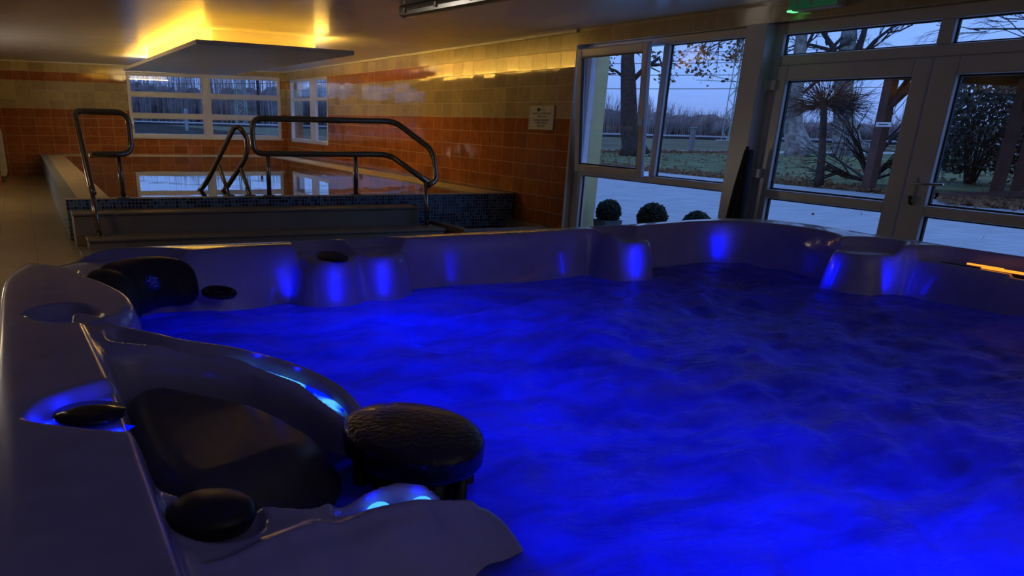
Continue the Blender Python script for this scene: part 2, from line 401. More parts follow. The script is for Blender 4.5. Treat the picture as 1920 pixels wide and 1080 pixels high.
for p in ([(-.155, .105), (-.13, .105), (-.13, .118), (-.155, .118)], [(-.165, .075), (-.14, .068), (-.125, .098), (-.15, .103)], [(-.205, .05), (-.17, .058), (-.15, .07), (-.165, .078), (-.205, .06)], [(-.15, .07), (-.128, .066), (-.128, .032), (-.142, .032)], [(-.19, .085), (-.15, .098), (-.15, .105), (-.195, .095)], [(-.13, .095), (-.105, .085), (-.105, .092), (-.13, .105)]):
    flat_poly(b, p)
b.build('running_figure', wm, ex)
b = MB(); flat_poly(b, [(.13, .055), (.19, .06), (.19, .118), (.13, .118)]); b.build('door_symbol', wm, ex)
b = MB(); b.box(-.024, .06, .19, .243, -.004, .010); b.build('pilot_lamp', emissive('pilot_green', (.12, 1., .25), 2.2), ex)

# notice on the tiled wall
ns = thing('wall_sign', 'small white pool depth notice screwed to the tiled wall', 'sign', (XR, 10.885, 1.54))
b = MB(); b.box(-.02, 0, -.32, .32, -.155, .155); b.build('board', principled('sign_board', (.62, .58, .50), .4), ns, .003)
b = MB(); rect_frame(b, 'X', -.026, -.018, -.32, .32, -.155, .155, .018, .01, .01); b.build('frame', principled('sign_frame', (.66, .62, .55), .3), ns, .002)
ink = principled('sign_ink', (.03, .025, .03), .6); ink2 = principled('sign_ink_red', (.10, .02, .015), .6)
def sign_line(body, size, z, width, mat, nm='lettering'):
    me = text_mesh(body, size); xs = [v.co.x for v in me.vertices]; k = width / (max(xs) - min(xs))
    for v in me.vertices: v.co.x *= k
    o = new_obj(nm, me, mat, ns); o.matrix_local = Matrix(((0, 0, -1, -.0215), (-1, 0, 0, 0), (0, 1, 0, z), (0, 0, 0, 1))); return o
sign_line('A MEDENCE VÍZMÉLYSÉGE', .026, .052, .50, ink); sign_line('150 cm', .040, .014, .23, ink)
sign_line('A MEDENCE SZÉLÉRŐL', .024, -.036, .43, ink); sign_line('A VÍZBE UGRANI', .024, -.068, .31, ink); sign_line('TILOS!', .046, -.108, .21, ink2)
b = MB(); b.box(-.0225, -.0215, .04, .12, .08, .122); b.box(-.0235, -.0215, .06, .10, .09, .112); b.build('emblem', ink, ns)
b = MB(); 
for i in range(3): b.box(-.0225, -.0215, -.09, .03, .085 + i * .013, .090 + i * .013)
b.build('emblem_text', principled('sign_ink_grey', (.2, .18, .16), .6), ns)
b = MB(); b.tube([(-.022, .26 - .52 * t, -.012 - .012 * math.sin(PI * t)) for t in np.linspace(0, 1, 13)], .0012, 4); b.build('rule', ink, ns)

# ------------------------------------------------------------------ ceiling: floating panel with its light cove, tube lamp
cp = thing('suspended_ceiling_panel', 'pale floating ceiling panel over the pool with glowing yellow light cove', 'ceiling panel', (3.4, 16., CE))
b = MB(); b.prism([(2.22 - 3.4, 12.05 - 16), (4.53 - 3.4, 12.55 - 16), (4.53 - 3.4, 20.6 - 16), (2.22 - 3.4, 20.6 - 16)], 2.305 - CE, 2.36 - CE); b.build('panel', M['panel'], cp, .004)
b = MB(); b.prism([(2.66 - 3.4, 13.2 - 16), (4.25 - 3.4, 13.5 - 16), (4.25 - 3.4, 19.9 - 16), (2.66 - 3.4, 19.9 - 16)], 2.36 - CE, 0); b.build('light_box', M['panel'], cp)
led = emissive('led_yellow', (1., .50, .04), 44); led_side = emissive('led_yellow_side', (1., .55, .08), 62); led_back = emissive('led_yellow_back', (1., .68, .26), 34)
led_dim = emissive('led_yellow_front', (1., .46, .035), 8)
for (x0, x1, y0, y1, lm_) in ((2.50, 2.54, 13.0, 20.1, led), (4.36, 4.40, 13.3, 20.1, led_side)):
    b = MB(); b.box(x0 - 3.4, x1 - 3.4, y0 - 16, y1 - 16, 2.36 - CE, 2.38 - CE); b.build('led_strip', lm_, cp)
b = MB(); b.prism([(2.54 - 3.4, 12.98 - 16), (4.36 - 3.4, 13.25 - 16), (4.36 - 3.4, 13.29 - 16), (2.54 - 3.4, 13.02 - 16)], 2.36 - CE, 2.38 - CE); b.build('led_strip', led_dim, cp)
b = MB(); b.box(2.7 - 3.4, 4.2 - 3.4, 20.06 - 16, 20.50 - 16, 2.36 - CE, 2.39 - CE); b.build('led_strip', led_back, cp)

tl = thing('ceiling_lamp', 'unlit fluorescent batten lamp with clear cover on the ceiling', 'lamp', (3.93, 9.3, CE), rotz=math.radians(6))
b = MB(); b.box(-.075, .075, -2.2, 0, -.05, 0); b.build('housing', principled('lamp_grey', (.16, .15, .14), .4), tl, .012)
prof = [(-.07, -.05), (-.06, -.085), (-.025, -.105), (.025, -.105), (.06, -.085), (.07, -.05)]
b = MB(); v = [(x, y, z) for y in (-2.19, -.01) for x, z in prof]; n = len(prof)
b.add(v, [(i, i + 1, n + i + 1, n + i) for i in range(n - 1)] + [tuple(range(n)), tuple(range(2 * n - 1, n - 1, -1))]); b.build('diffuser', principled('lamp_cover', (.42, .38, .30), .15, spec=.6), tl, .004)
for y in (-.12, -.75, -1.4):
    b = MB(); b.box(-.08, -.07, y - .02, y + .02, -.07, -.02); b.build('clip', M['steel'], tl)

# ------------------------------------------------------------------ swimming pool
pl = thing('swimming_pool', 'raised indoor pool with blue mosaic wall and beige coping', 'pool', (3.5, 11.5, 0))
def P_(o): return loc_parent(o, pl)
PX0, PX1, PY0, PY1, PZ = .41, 6.67, 11.5, 23.96, .5
b = MB(); b.box(PX0, PX1, PY0, PY0 + .10, .02, PZ - .015); P_(b.build('mosaic_wall', M['mosaic'], None))
b = MB(); b.box(PX0, PX0 + .12, PY0 + .10, PY1, .0, PZ - .03); P_(b.build('side_wall', M['mosaic_y'], None))
b = MB(); b.box(PX0, PX0 + .14, PY0 + .10, PY1, PZ - .03, PZ); P_(b.build('mosaic_edge', M['mosaic_y'], None))
b = MB(); b.box(6.52, 6.67, PY0 + .1, PY1, PZ - .03, PZ + .004); P_(b.build('mosaic_edge', M['mosaic_y'], None))
b = MB(); b.box(PX0, PX1, PY0 - .012, PY0 + .10, PZ - .015, PZ); b.box(PX0 + .14, PX0 + .52, PY0 + .1, PY1 - .1, PZ - .2, PZ); b.box(6.1, 6.52, PY0 + .1, PY1 - .1, PZ - .2, PZ); b.box(PX0 + .14, 6.52, PY1 - .35, PY1, PZ - .2, PZ)
P_(b.build('coping', M['curb'], None, .008))
b = MB(); b.box(PX0 + .5, 6.12, PY0 + .1, PY1 - .3, .0, .05); P_(b.build('basin_floor', M['mosaic'], None))
# steps in front
b = MB(); b.box(.45, 4.9, 11.02, 11.5, 0, .345); b.box(.44, 4.91, 11.0, 11.5, .345, .375); P_(b.build('step', M['step'], None, .012))
b = MB(); b.box(.56, 5.08, 10.55, 11.0, 0, .10); b.box(.55, 5.1, 10.53, 11.0, .10, .135); P_(b.build('step', M['step'], None, .012))
b = MB(); b.box(.45, .95, 10.05, 10.53, 0, -.0 + .02); P_(b.build('step', M['step'], None, .006))
b = MB(); b.box(5.3, 5.42, 10.4, 11.5, 0, .13); b.box(5.42, XR - .03, 10.4, 10.5, 0, .13); b.box(6.55, XR - .03, 10.5, 11.5, 0, .13); P_(b.build('foot_basin', M['step'], None, .008))
wpm = D.materials.new('pool_water'); wpm.use_nodes = True
nt = wpm.node_tree; bs = nt.nodes['Principled BSDF']; bs.inputs['Base Color'].default_value = (.05, .085, .10, 1); bs.inputs['Roughness'].default_value = .012; bs.inputs['IOR'].default_value = 1.33
tc = N(nt, 'ShaderNodeTexCoord'); nz = N(nt, 'ShaderNodeTexNoise'); nz.inputs['Scale'].default_value = 1.6; nz.inputs['Detail'].default_value = 2
bp = N(nt, 'ShaderNodeBump'); bp.inputs['Strength'].default_value = .02; bp.inputs['Distance'].default_value = .03
nt.links.new(tc.outputs['Object'], nz.inputs['Vector']); nt.links.new(nz.outputs['Fac'], bp.inputs['Height']); nt.links.new(bp.outputs['Normal'], bs.inputs['Normal'])
b = MB(); b.box(PX0 + .5, 6.12, PY0 + .09, PY1 - .33, .06, PZ - .02); P_(b.build('water', wpm, None))

# handrails
def rail(name, label, path, r, posts, group=None, cat='handrail', loc=(0, 0, 0), fl=()):
    t = thing(name, label, cat, loc, group)
    b = MB(); b.tube(fillet(path, .14, 8), r, 14); b.build('rail_tube', M['steel'], t)
    for p0, p1 in posts:
        pb = MB(); pb.tube([p0, p1], r * .85, 12); pb.build('post', M['steel'], t)
        fb = MB(); fb.lathe([(r * 2.2, 0), (r * 2.2, .012), (r * 1.2, .02)], p0, 20); fb.build('flange', M['steel'], t)
    return t
Y0 = 11.45
rail('handrail', 'short steel handrail loop at the pool corner beside the curb', [(.70, 10.9, .60), (.69, 10.95, .66), (.63, Y0 - .1, 1.455), (.66, Y0 - .02, 1.485), (1.24, Y0 + .05, 1.485), (1.24, Y0 + .05, 1.015), (.79, Y0, 1.015)][0:6] + [(.74, Y0 - .12, 1.012)], .036,
     [((.70, 10.75, .135), (.685, 10.95, .68)), ((1.09, Y0 + .06, .5), (1.075, Y0 + .05, 1.01))], 'stainless handrails at the pool steps')
rail('handrail', 'long steel handrail above the pool steps', [(4.99, 10.9, .69), (4.62, Y0 - .05, 1.03), (2.74, Y0, 1.03), (2.74, Y0, 1.45), (4.71, Y0, 1.45), (5.12, 11.05, 1.09), (5.13, 10.95, .72), (4.99, 10.9, .66)], .036,
     [((2.94, Y0 + .05, .5), (2.93, Y0, 1.02)), ((4.16, Y0 + .05, .5), (4.14, Y0, 1.02)), ((4.96, 10.85, .135), (4.95, 10.9, .70))], 'stainless handrails at the pool steps')
for k, (dx, lb) in enumerate(((0, 'left steel grab bar of the pool ladder dipping into the water'), (.27, 'right steel grab bar of the pool ladder dipping into the water'))):
    dz = -.09 * k; 
    rail('grab_rail', lb, [(2.27 + dx, 12.75 - .1 * k, .40), (2.30 + dx, 12.7 - .1 * k, .58), (2.74 - .0 + dx * .35, 12.4, 1.32 + dz * .5), (2.84 + dx * .0 + .0, 12.2, 1.28 + dz), (2.84 + .0, 12.2 - .1 * k, .95), (2.42 + dx * .6, 11.9, .50)][0:4] + [(2.86, 12.1 - .1 * k, .95), (2.45 + dx * .65, 11.75, .50)] if False else
         ([(2.20, 12.9, .38), (2.33, 12.6, .60), (2.72, 12.4, 1.33), (2.78, 12.35, 1.33)] if k == 0 else [(2.50, 12.75, .38), (2.60, 12.5, .55), (2.87, 12.35, .97), (2.87, 12.35, 1.22), (2.78, 12.35, 1.33)]), .034,
         [((2.42, 11.58, .5), (2.42, 12.1, .84))] if k == 0 else [((2.70, 11.58, .5), (2.72, 12.1, .80))], 'pool ladder grab bars')

# radiator and pilaster by the far corner
ra = thing('radiator', 'white panel radiator on the wall in the far corner', 'radiator', (-.5, 22.6, .05))
b = MB(); b.box(-.1, .12, -.6, .6, .06, 1.05)
for i in range(14): b.box(.12, .135, -.57 + i * .083, -.525 + i * .083, .10, 1.0)
b.build('body', M['white'], ra, .012)
b = MB(); b.tube([(.05, -.55, .06), (.05, -.55, -.03), (.12, -.62, -.03)], .02, 10); b.build('valve', M['silver'], ra)

# folded parasol leaning between window and doors
fp = thing('folded_parasol', 'dark folded parasol leaning in the corner between window and doors', 'parasol', (6.62, 6.86, 0))
b = MB(); b.tube([(-.05, -.10, .02), (.0, -.03, .9), (.03, .0, 1.27)], [.05, .06, .045], 10); b.tube([(-.05, .10, .02), (.0, .03, .9), (.03, .01, 1.26)], [.05, .055, .04], 10); b.build('canopy', noisy(principled('dark_fabric', (.02, .02, .025), .8), 20, .3), fp)
b = MB(); b.tube([(-.08, 0, .0), (.02, .02, 1.30)], .018, 8); b.build('pole', principled('dark_wood', (.09, .035, .015), .5), fp)
# ------------------------------------------------------------------ hot tub
RIM, WZ = 1.20, 1.09
def smooth_poly(pts, n=6):
    """closed Catmull-Rom through pts"""
    p = np.array(pts, float); m = len(p); out = []
    for i in range(m):
        a, b_, c, d = p[i - 1], p[i], p[(i + 1) % m], p[(i + 2) % m]
        for k in range(n):
            t = k / n
            out.append(.5 * ((2 * b_) + (-a + c) * t + (2 * a - 5 * b_ + 4 * c - d) * t ** 2 + (-a + 3 * b_ - 3 * c + d) * t ** 3))
    return np.array(out)
def sdf(P, poly):
    """signed distance, positive inside"""
    out = np.empty(len(P)); a = poly; b_ = np.roll(poly, -1, 0); e = b_ - a; L2 = (e ** 2).sum(1) + 1e-12
    for s in range(0, len(P), 20000):
        q = P[s:s + 20000, None, :] - a[None]
        t = np.clip((q * e).sum(2) / L2, 0, 1); dd = q - t[..., None] * e
        dist = np.sqrt((dd ** 2).sum(2).min(1))
        y = P[s:s + 20000, 1][:, None]; x = P[s:s + 20000, 0][:, None]
        c = (a[:, 1][None] > y) != (b_[:, 1][None] > y)
        xi = a[:, 0][None] + (y - a[:, 1][None]) / np.where(np.abs(e[:, 1]) < 1e-12, 1e-12, e[:, 1])[None] * e[:, 0][None]
        ins = ((c & (x < xi)).sum(1) % 2) == 1
        out[s:s + 20000] = np.where(ins, dist, -dist)
    return out
def sst(x, a, b_):
    t = np.clip((x - a) / (b_ - a), 0, 1); return t * t * (3 - 2 * t)
def tps(ctrl):
    """thin-plate surface through (x, y, z) points"""
    c = np.array(ctrl, float); n = len(c)
    def phi(r2): return .5 * r2 * np.log(r2 + 1e-12)
    A = phi(((c[:, None, :2] - c[None, :, :2]) ** 2).sum(2)) + np.eye(n) * 1e-5
    Pm = np.c_[np.ones(n), c[:, :2]]
    K = np.block([[A, Pm], [Pm.T, np.zeros((3, 3))]]); w = np.linalg.solve(K, np.r_[c[:, 2], 0, 0, 0])
    def f(P):
        o = np.empty(len(P))
        for s in range(0, len(P), 40000):
            q = P[s:s + 40000]
            o[s:s + 40000] = phi(((q[:, None] - c[None, :, :2]) ** 2).sum(2)) @ w[:n] + w[n] + q @ w[n + 1:]
        return o
    return f

OUTER = smooth_poly([(-.088, -.25), (-.088, .6), (-.088, 1.2), (-.085, 1.62), (-.062, 1.82), (-.008, 1.945), (.09, 2.035), (.22, 2.065), (.655, 2.078), (1.135, 2.128), (1.616, 2.178), (1.9, 2.235), (2.1, 2.25), (2.24, 2.17), (2.285, 2.0), (2.27, 1.8), (2.255, 1.5), (2.26, 1.0), (2.26, .3), (2.26, -.25), (1.2, -.27)], 6)
LIP = smooth_poly([(.06, -.05), (.06, .3), (.06, .65), (.062, .9), (.063, 1.1), (.068, 1.27), (.10, 1.31), (.128, 1.38), (.126, 1.48), (.10, 1.60), (.07, 1.70), (.10, 1.80), (.18, 1.885), (.30, 1.925), (.45, 1.955), (.558, 1.945),
                   (.575, 1.87), (.62, 1.85), (.668, 1.865), (.692, 1.905), (.72, 1.885), (.775, 1.885), (.825, 1.93), (.85, 1.985), (1.0, 2.0), (1.234, 2.012), (1.44, 2.045), (1.462, 1.975), (1.50, 1.935), (1.56, 1.935), (1.60, 1.975), (1.625, 2.06),
                   (1.73, 2.10), (1.93, 2.14), (2.06, 2.10), (2.125, 1.95), (2.10, 1.80), (2.03, 1.70), (1.955, 1.655), (1.945, 1.595), (1.985, 1.55), (2.07, 1.545), (2.105, 1.50), (2.10, 1.2), (2.10, .6), (2.08, .1), (1.9, -.08), (1.2, -.1), (.4, -.1)], 6)
SCOOP = smooth_poly([(-.025, 1.90), (.005, 1.97), (.07, 2.015), (.17, 2.02), (.27, 1.97), (.30, 1.90), (.22, 1.80), (.13, 1.735), (.07, 1.74), (.045, 1.785), (.0, 1.845)], 5)
CUP2 = smooth_poly([(-.034, .870), (-.014, .92), (.03, .955), (.068, .975), (.095, .955), (.10, .80), (.075, .785), (.04, .797), (-.005, .832), (-.025, .852)], 5)
SPK = smooth_poly([(.555, 1.88), (.56, 2.0), (.60, 2.035), (.65, 2.03), (.69, 1.99), (.70, 1.90), (.68, 1.80), (.58, 1.80)], 5)
SPK2 = smooth_poly([(.695, 1.93), (.705, 2.02), (.745, 2.05), (.80, 2.045), (.84, 2.01), (.85, 1.95), (.83, 1.84), (.72, 1.82)], 5)
CUP4 = smooth_poly([(1.47, 2.02), (1.485, 2.10), (1.55, 2.125), (1.615, 2.10), (1.625, 2.0), (1.59, 1.88), (1.49, 1.88)], 5)
CUP5 = smooth_poly([(2.0, 1.70), (2.07, 1.72), (2.14, 1.69), (2.16, 1.62), (2.12, 1.57), (2.0, 1.52), (1.90, 1.56), (1.90, 1.66)], 5)
SLOT = smooth_poly([(2.10, 1.53), (2.15, 1.52), (2.195, 1.47), (2.20, 1.3), (2.20, .8), (2.20, .3), (2.14, .2), (2.0, .25), (2.0, .9), (2.0, 1.4), (2.04, 1.5)], 5)
CUPL = smooth_poly([(-.028, 1.345), (-.012, 1.395), (.027, 1.418), (.055, 1.40), (.075, 1.335), (.072, 1.30), (.04, 1.278), (.0, 1.295)], 5)
# near-left: two sculpted arms around the filter well
A_OUT = [(.066, 1.32, 1.20), (.088, 1.264, 1.198), (.162, 1.189, 1.190), (.255, 1.141, 1.175), (.330, 1.060, 1.155), (.356, .986, 1.130), (.352, .95, 1.115)]
A_IN = [(.066, 1.190, 1.196), (.102, 1.165, 1.193), (.135, 1.150, 1.190), (.227, 1.112, 1.175), (.293, 1.034, 1.155), (.332, .945, 1.127)]
A_SH = [(.058, 1.12, 1.193), (.09, 1.135, 1.186), (.135, 1.130, 1.182), (.218, 1.093, 1.167), (.281, 1.02, 1.147), (.318, .935, 1.120)]
ARM_A = smooth_poly([(.03, 1.335)] + [(x + .006 + .010 * (x > .3), y + .011 - .007 * (x > .3)) for x, y, z in A_OUT] + [(.335, .925)] + [(x, y) for x, y, z in A_SH[::-1]] + [(.03, 1.12)], 5)
ZA = tps(A_OUT + A_IN + [(x, y, z - .004) for x, y, z in A_SH] + [(.03, 1.3, 1.2), (.03, 1.1, 1.2)])
CHAN = smooth_poly([(x - .002 - .007 * (x > .3), y - .011 + .004 * (x > .3)) for x, y, z in A_OUT[1:-1]] + [(x + .002, y + .006) for x, y, z in A_IN[::-1][:-1]] + [(.075, 1.195)], 5)
B_FAR = [(.060, .765, 1.17), (.069, .749, 1.168), (.092, .712, 1.166), (.13, .697, 1.165), (.170, .677, 1.160), (.209, .685, 1.155), (.276, .720, 1.146), (.331, .726, 1.139), (.362, .707, 1.126), (.390, .700, 1.113), (.412, .685, 1.098), (.42, .66, 1.085), (.42, .62, 1.07)]
B_RIDGE = [(.091, .575, 1.160), (.139, .603, 1.157), (.194, .633, 1.150), (.250, .651, 1.143), (.307, .668, 1.136), (.370, .684, 1.121)]
B_FACE = [(.235, .588, 1.100), (.30, .612, 1.097), (.362, .642, 1.090), (.385, .60, 1.062), (.32, .585, 1.070), (.24, .54, 1.068), (.17, .545, 1.112), (.10, .50, 1.15), (.40, .54, 1.03), (.30, .50, 1.03), (.18, .46, 1.08), (.06, .42, 1.16), (.06, .6, 1.175), (.06, .7, 1.172)]
B_RIDGE2 = [(.130, .572, 1.149), (.181, .594, 1.142), (.252, .630, 1.132), (.313, .655, 1.124)]
B_GRO = [(.139, .643, 1.156), (.209, .662, 1.145), (.075, .61, 1.166)]
ARM_B = smooth_poly([(.02, .78)] + [(x, y) for x, y, z in B_FAR] + [(.42, .45), (.3, .36), (.02, .3)], 5)
ZB = tps(B_FAR + B_RIDGE + B_FACE + B_RIDGE2 + B_GRO)
POCK = smooth_poly([(.222, .662), (.228, .688), (.275, .709), (.33, .715), (.36, .702), (.385, .693), (.37, .688), (.32, .682), (.27, .668)], 5)

xs = np.r_[np.arange(-.11, .56, .0034), np.arange(.56, 2.34, .0085)]
ys = np.r_[np.arange(-.32, .40, .016), np.arange(.40, 1.45, .0034), np.arange(1.45, 2.30, .0050)]
GX, GY = np.meshgrid(xs, ys); Pg = np.c_[GX.ravel(), GY.ravel()]
do, di = sdf(Pg, OUTER), sdf(Pg, LIP)
px_, py_ = Pg[:, 0], Pg[:, 1]
# inner wall: steep, softer behind the headrest
soft = np.exp(-((px_ - .40) / .13) ** 2 - ((py_ - 1.90) / .12) ** 2)
wdt = .075 + .16 * soft
zi = RIM - .46 * sst(di, -.004, 1) * 0
z = np.full(len(Pg), RIM) + .004 * sst(do, 0, .05)
z -= .003 * (1 - sst(do, .0, .10))
shelf = np.zeros(len(Pg))
def recess(poly, depth, w, back=0):
    d = sdf(Pg, poly); return depth * sst(d, -w * .3, w)
z -= recess(SCOOP, .022, .03); z -= recess(CUPL, .020, .014)
z -= np.maximum(recess(SPK, .026, .010), recess(SPK2, .024, .010)); z -= recess(CUP4, .024, .016); z -= recess(CUP5, .024, .016)
z -= recess(SLOT, .034, .018)
z -= recess(CUP2, .015, .008)
# small step between the flat rim and the arm root
z -= .007 * sst(px_ - (.045 + (1.277 - py_) * .035), -.003, .003) * sst(py_, .96, .98) * sst(1.285 - py_, 0, .01) * (di < .02)
zwall = .46 * sst(di, -.006, wdt)
# curved headrest support behind the pillow
z -= zwall
dA, dB = sdf(Pg, ARM_A), sdf(Pg, ARM_B)
near = (px_ < .6) & (py_ > .25) & (py_ < 1.4)
za = np.where(near & (dA > -.03), ZA(Pg), -9)
chd = sdf(Pg, CHAN)
za = za - .020 * sst(chd, -.003, .007)
za = za - .004 * np.exp(-(np.clip(chd, -1, 0) / .01) ** 2) * 0
zb = np.where(near & (dB > -.03), ZB(Pg), -9)
zb = zb - .022 * sst(sdf(Pg, POCK), -.005, .010)
def pdist(line):
    L_ = np.array(line)[:, :2]; o_ = np.full(len(Pg), 9.); sel = np.where(near)[0]; q = Pg[sel]; best = np.full(len(sel), 9.)
    for a_, b2_ in zip(L_[:-1], L_[1:]):
        e_ = b2_ - a_; tt = np.clip(((q - a_) @ e_) / (e_ @ e_), 0, 1); best = np.minimum(best, np.linalg.norm(q - a_ - tt[:, None] * e_, axis=1))
    o_[sel] = best; return o_
zb = zb + .005 * np.exp(-(pdist(B_RIDGE) / .006) ** 2) + .0035 * np.exp(-(pdist(B_RIDGE2) / .009) ** 2) * sst(px_, .15, .23)
# knob socket
dk = np.hypot(px_ - .108, py_ - .664); zb = zb - .010 * sst(.047 - dk, 0, .008)
za = np.where(dA > -.03, za - .30 * sst(-dA, -.006, .03), -9)
zb = np.where(dB > -.03, zb - .30 * sst(-dB, -.010, .03), -9)
z = np.where(near, np.maximum(z, np.maximum(za, zb)), z)
# outer edge rounds over
z = z - .28 * sst(-do, -.028, .05)
Z = z.reshape(GX.shape)
Zs = Z.copy(); Zs[1:-1, 1:-1] = (Z[1:-1, 1:-1] * 4 + Z[:-2, 1:-1] + Z[2:, 1:-1] + Z[1:-1, :-2] + Z[1:-1, 2:]) / 8
Z = Zs
keep = (do.reshape(GX.shape) > -.028)
ny, nx = GX.shape
idx = np.arange(ny * nx).reshape(ny, nx)
q = np.stack([idx[:-1, :-1], idx[:-1, 1:], idx[1:, 1:], idx[1:, :-1]], -1).reshape(-1, 4)
kq = keep[:-1, :-1] & keep[:-1, 1:] & keep[1:, 1:] & keep[1:, :-1]
q = q[kq.ravel()]
def grid_mesh(name, X, Y, Zv, q):
    used = np.unique(q); remap = np.full(X.size, -1); remap[used] = np.arange(len(used)); q2 = remap[q]
    co_ = np.c_[X.ravel()[used], Y.ravel()[used], Zv.ravel()[used]]
    me = D.meshes.new(name); me.vertices.add(len(co_)); me.vertices.foreach_set('co', co_.astype(np.float32).ravel())
    me.loops.add(q2.size); me.loops.foreach_set('vertex_index', q2.astype(np.int32).ravel())
    me.polygons.add(len(q2)); me.polygons.foreach_set('loop_start', np.arange(0, q2.size, 4, dtype=np.int32)); 
    me.update(calc_edges=True); me.validate(); me.polygons.foreach_set('use_smooth', [True] * len(me.polygons)); return me
tub = thing('hot_tub', 'large pearl grey acrylic whirlpool tub filled with glowing blue water', 'hot tub', (1.1, 1.0, 0))
def T_(o): return loc_parent(o, tub)
shell = T_(new_obj('shell', grid_mesh('shell', GX, GY, Z, q), M['shell']))
# cabinet below the rim
pts = OUTER[::2]
cen = np.array([1.1, .98]); pin = []
for p in pts:
    d_ = cen - p; pin.append(p + d_ / np.linalg.norm(d_) * .03)
b = MB(); b.prism([tuple(p) for p in pin[::-1]][::-1], .0, 1.10)
top = b.f.pop(1)  # open at the top, the shell closes it
T_(b.build('cabinet', M['skirt']))

# water: long smeared waves, lighter where it foams
xw = np.arange(.06, 2.16, .010); yw = np.arange(-.05, 2.18, .010)
WX, WY = np.meshgrid(xw, yw); Pw = np.c_[WX.ravel(), WY.ravel()]
dw = sdf(Pw, LIP).reshape(WX.shape)
def vnoise(X, Y, seed):
    r = np.random.default_rng(seed).random((64, 64)); xi = np.floor(X).astype(int); yi = np.floor(Y).astype(int); fx = X - xi; fy = Y - yi
    fx = fx * fx * (3 - 2 * fx); fy = fy * fy * (3 - 2 * fy); g = lambda a, c: r[a % 64, c % 64]
    return g(xi, yi) * (1 - fx) * (1 - fy) + g(xi + 1, yi) * fx * (1 - fy) + g(xi, yi + 1) * (1 - fx) * fy + g(xi + 1, yi + 1) * fx * fy
H = np.zeros_like(WX)
u_ = WX * .8 + WY * .6; v_ = -WX * .6 + WY * .8
for k, (f, a) in enumerate(((2.5, .012), (6, .015), (13, .012), (28, .0062), (60, .0030))):
    H += a * (vnoise(u_ * f * .7 + 7 * k, v_ * f * 1.3 + 3 * k, k) - .5) * 2
H *= np.clip(.45 + .75 * vnoise(WX * 1.7, WY * 1.7, 9), .3, 1.1)
calm = 1 - .75 * np.exp(-((WX - .30) / .28) ** 2 - ((WY - .95) / .45) ** 2); H *= calm * (.35 + .65 * sst(dw, .0, .28))
# the dome of water thrown up by the middle jets
H += .020 * np.exp(-((WX - 1.15) / .5) ** 2 - ((WY - 1.25) / .45) ** 2) - .012 * calm
kq = (dw > .004); kq = kq[:-1, :-1] | kq[1:, 1:] | kq[:-1, 1:] | kq[1:, :-1]
idw = np.arange(WX.size).reshape(WX.shape)
qw = np.stack([idw[:-1, :-1], idw[:-1, 1:], idw[1:, 1:], idw[1:, :-1]], -1).reshape(-1, 4)[kq.ravel()]
wm_ = D.materials.new('spa_water'); wm_.use_nodes = True; nt = wm_.node_tree; nt.nodes.clear(); Lk = nt.links.new
out = N(nt, 'ShaderNodeOutputMaterial'); tr = N(nt, 'ShaderNodeBsdfTranslucent'); df = N(nt, 'ShaderNodeBsdfDiffuse'); gl = N(nt, 'ShaderNodeBsdfGlossy')
tc = N(nt, 'ShaderNodeTexCoord'); mp = N(nt, 'ShaderNodeMapping'); mp.inputs['Rotation'].default_value = (0, 0, .62); mp.inputs['Scale'].default_value = (1., 2.0, 1.)
n1 = N(nt, 'ShaderNodeTexNoise'); n1.inputs['Scale'].default_value = 3.2; n1.inputs['Detail'].default_value = 9; n1.inputs['Roughness'].default_value = .62; n1.inputs['Distortion'].default_value = 1.2
Lk(tc.outputs['Object'], mp.inputs[0]); Lk(mp.outputs[0], n1.inputs['Vector'])
rp = N(nt, 'ShaderNodeValToRGB'); e = rp.color_ramp.elements; e[0].position = .42; e[0].color = (0, 0, 0, 1); e[1].position = .72; e[1].color = (1, 1, 1, 1); Lk(n1.outputs['Fac'], rp.inputs[0])
# foam scatters whiter than clear bubbling water
fo = N(nt, 'ShaderNodeMix', data_type='RGBA'); Lk(rp.outputs['Color'], fo.inputs[0]); fo.inputs[6].default_value = (.10, .12, .16, 1); fo.inputs[7].default_value = (.50, .52, .56, 1); Lk(fo.outputs[2], df.inputs['Color'])
n4 = N(nt, 'ShaderNodeTexNoise'); n4.inputs['Scale'].default_value = 5.5; n4.inputs['Detail'].default_value = 7; n4.inputs['Roughness'].default_value = .6; n4.inputs['Distortion'].default_value = .8; Lk(mp.outputs[0], n4.inputs['Vector'])
r4 = N(nt, 'ShaderNodeValToRGB'); e = r4.color_ramp.elements; e[0].position = .33; e[0].color = (.36, .38, .45, 1); e[1].position = .62; e[1].color = (.85, .88, .95, 1); Lk(n4.outputs['Fac'], r4.inputs[0]); Lk(r4.outputs[0], tr.inputs['Color'])
a1 = N(nt, 'ShaderNodeMixShader'); mfac = N(nt, 'ShaderNodeMath', operation='MULTIPLY_ADD'); Lk(rp.outputs['Color'], mfac.inputs[0]); mfac.inputs[1].default_value = .30; mfac.inputs[2].default_value = .18
Lk(mfac.outputs[0], a1.inputs[0]); Lk(tr.outputs[0], a1.inputs[1]); Lk(df.outputs[0], a1.inputs[2])
fr = N(nt, 'ShaderNodeFresnel'); fr.inputs['IOR'].default_value = 1.25; gl.inputs['Roughness'].default_value = .22
bp = N(nt, 'ShaderNodeBump'); bp.inputs['Strength'].default_value = .35; bp.inputs['Distance'].default_value = .012
n2 = N(nt, 'ShaderNodeTexNoise'); n2.inputs['Scale'].default_value = 55; n2.inputs['Detail'].default_value = 4; Lk(mp.outputs[0], n2.inputs['Vector']); Lk(n2.outputs['Fac'], bp.inputs['Height'])
for s_ in (gl, df): Lk(bp.outputs['Normal'], s_.inputs['Normal'])
Lk(bp.outputs['Normal'], fr.inputs['Normal'])
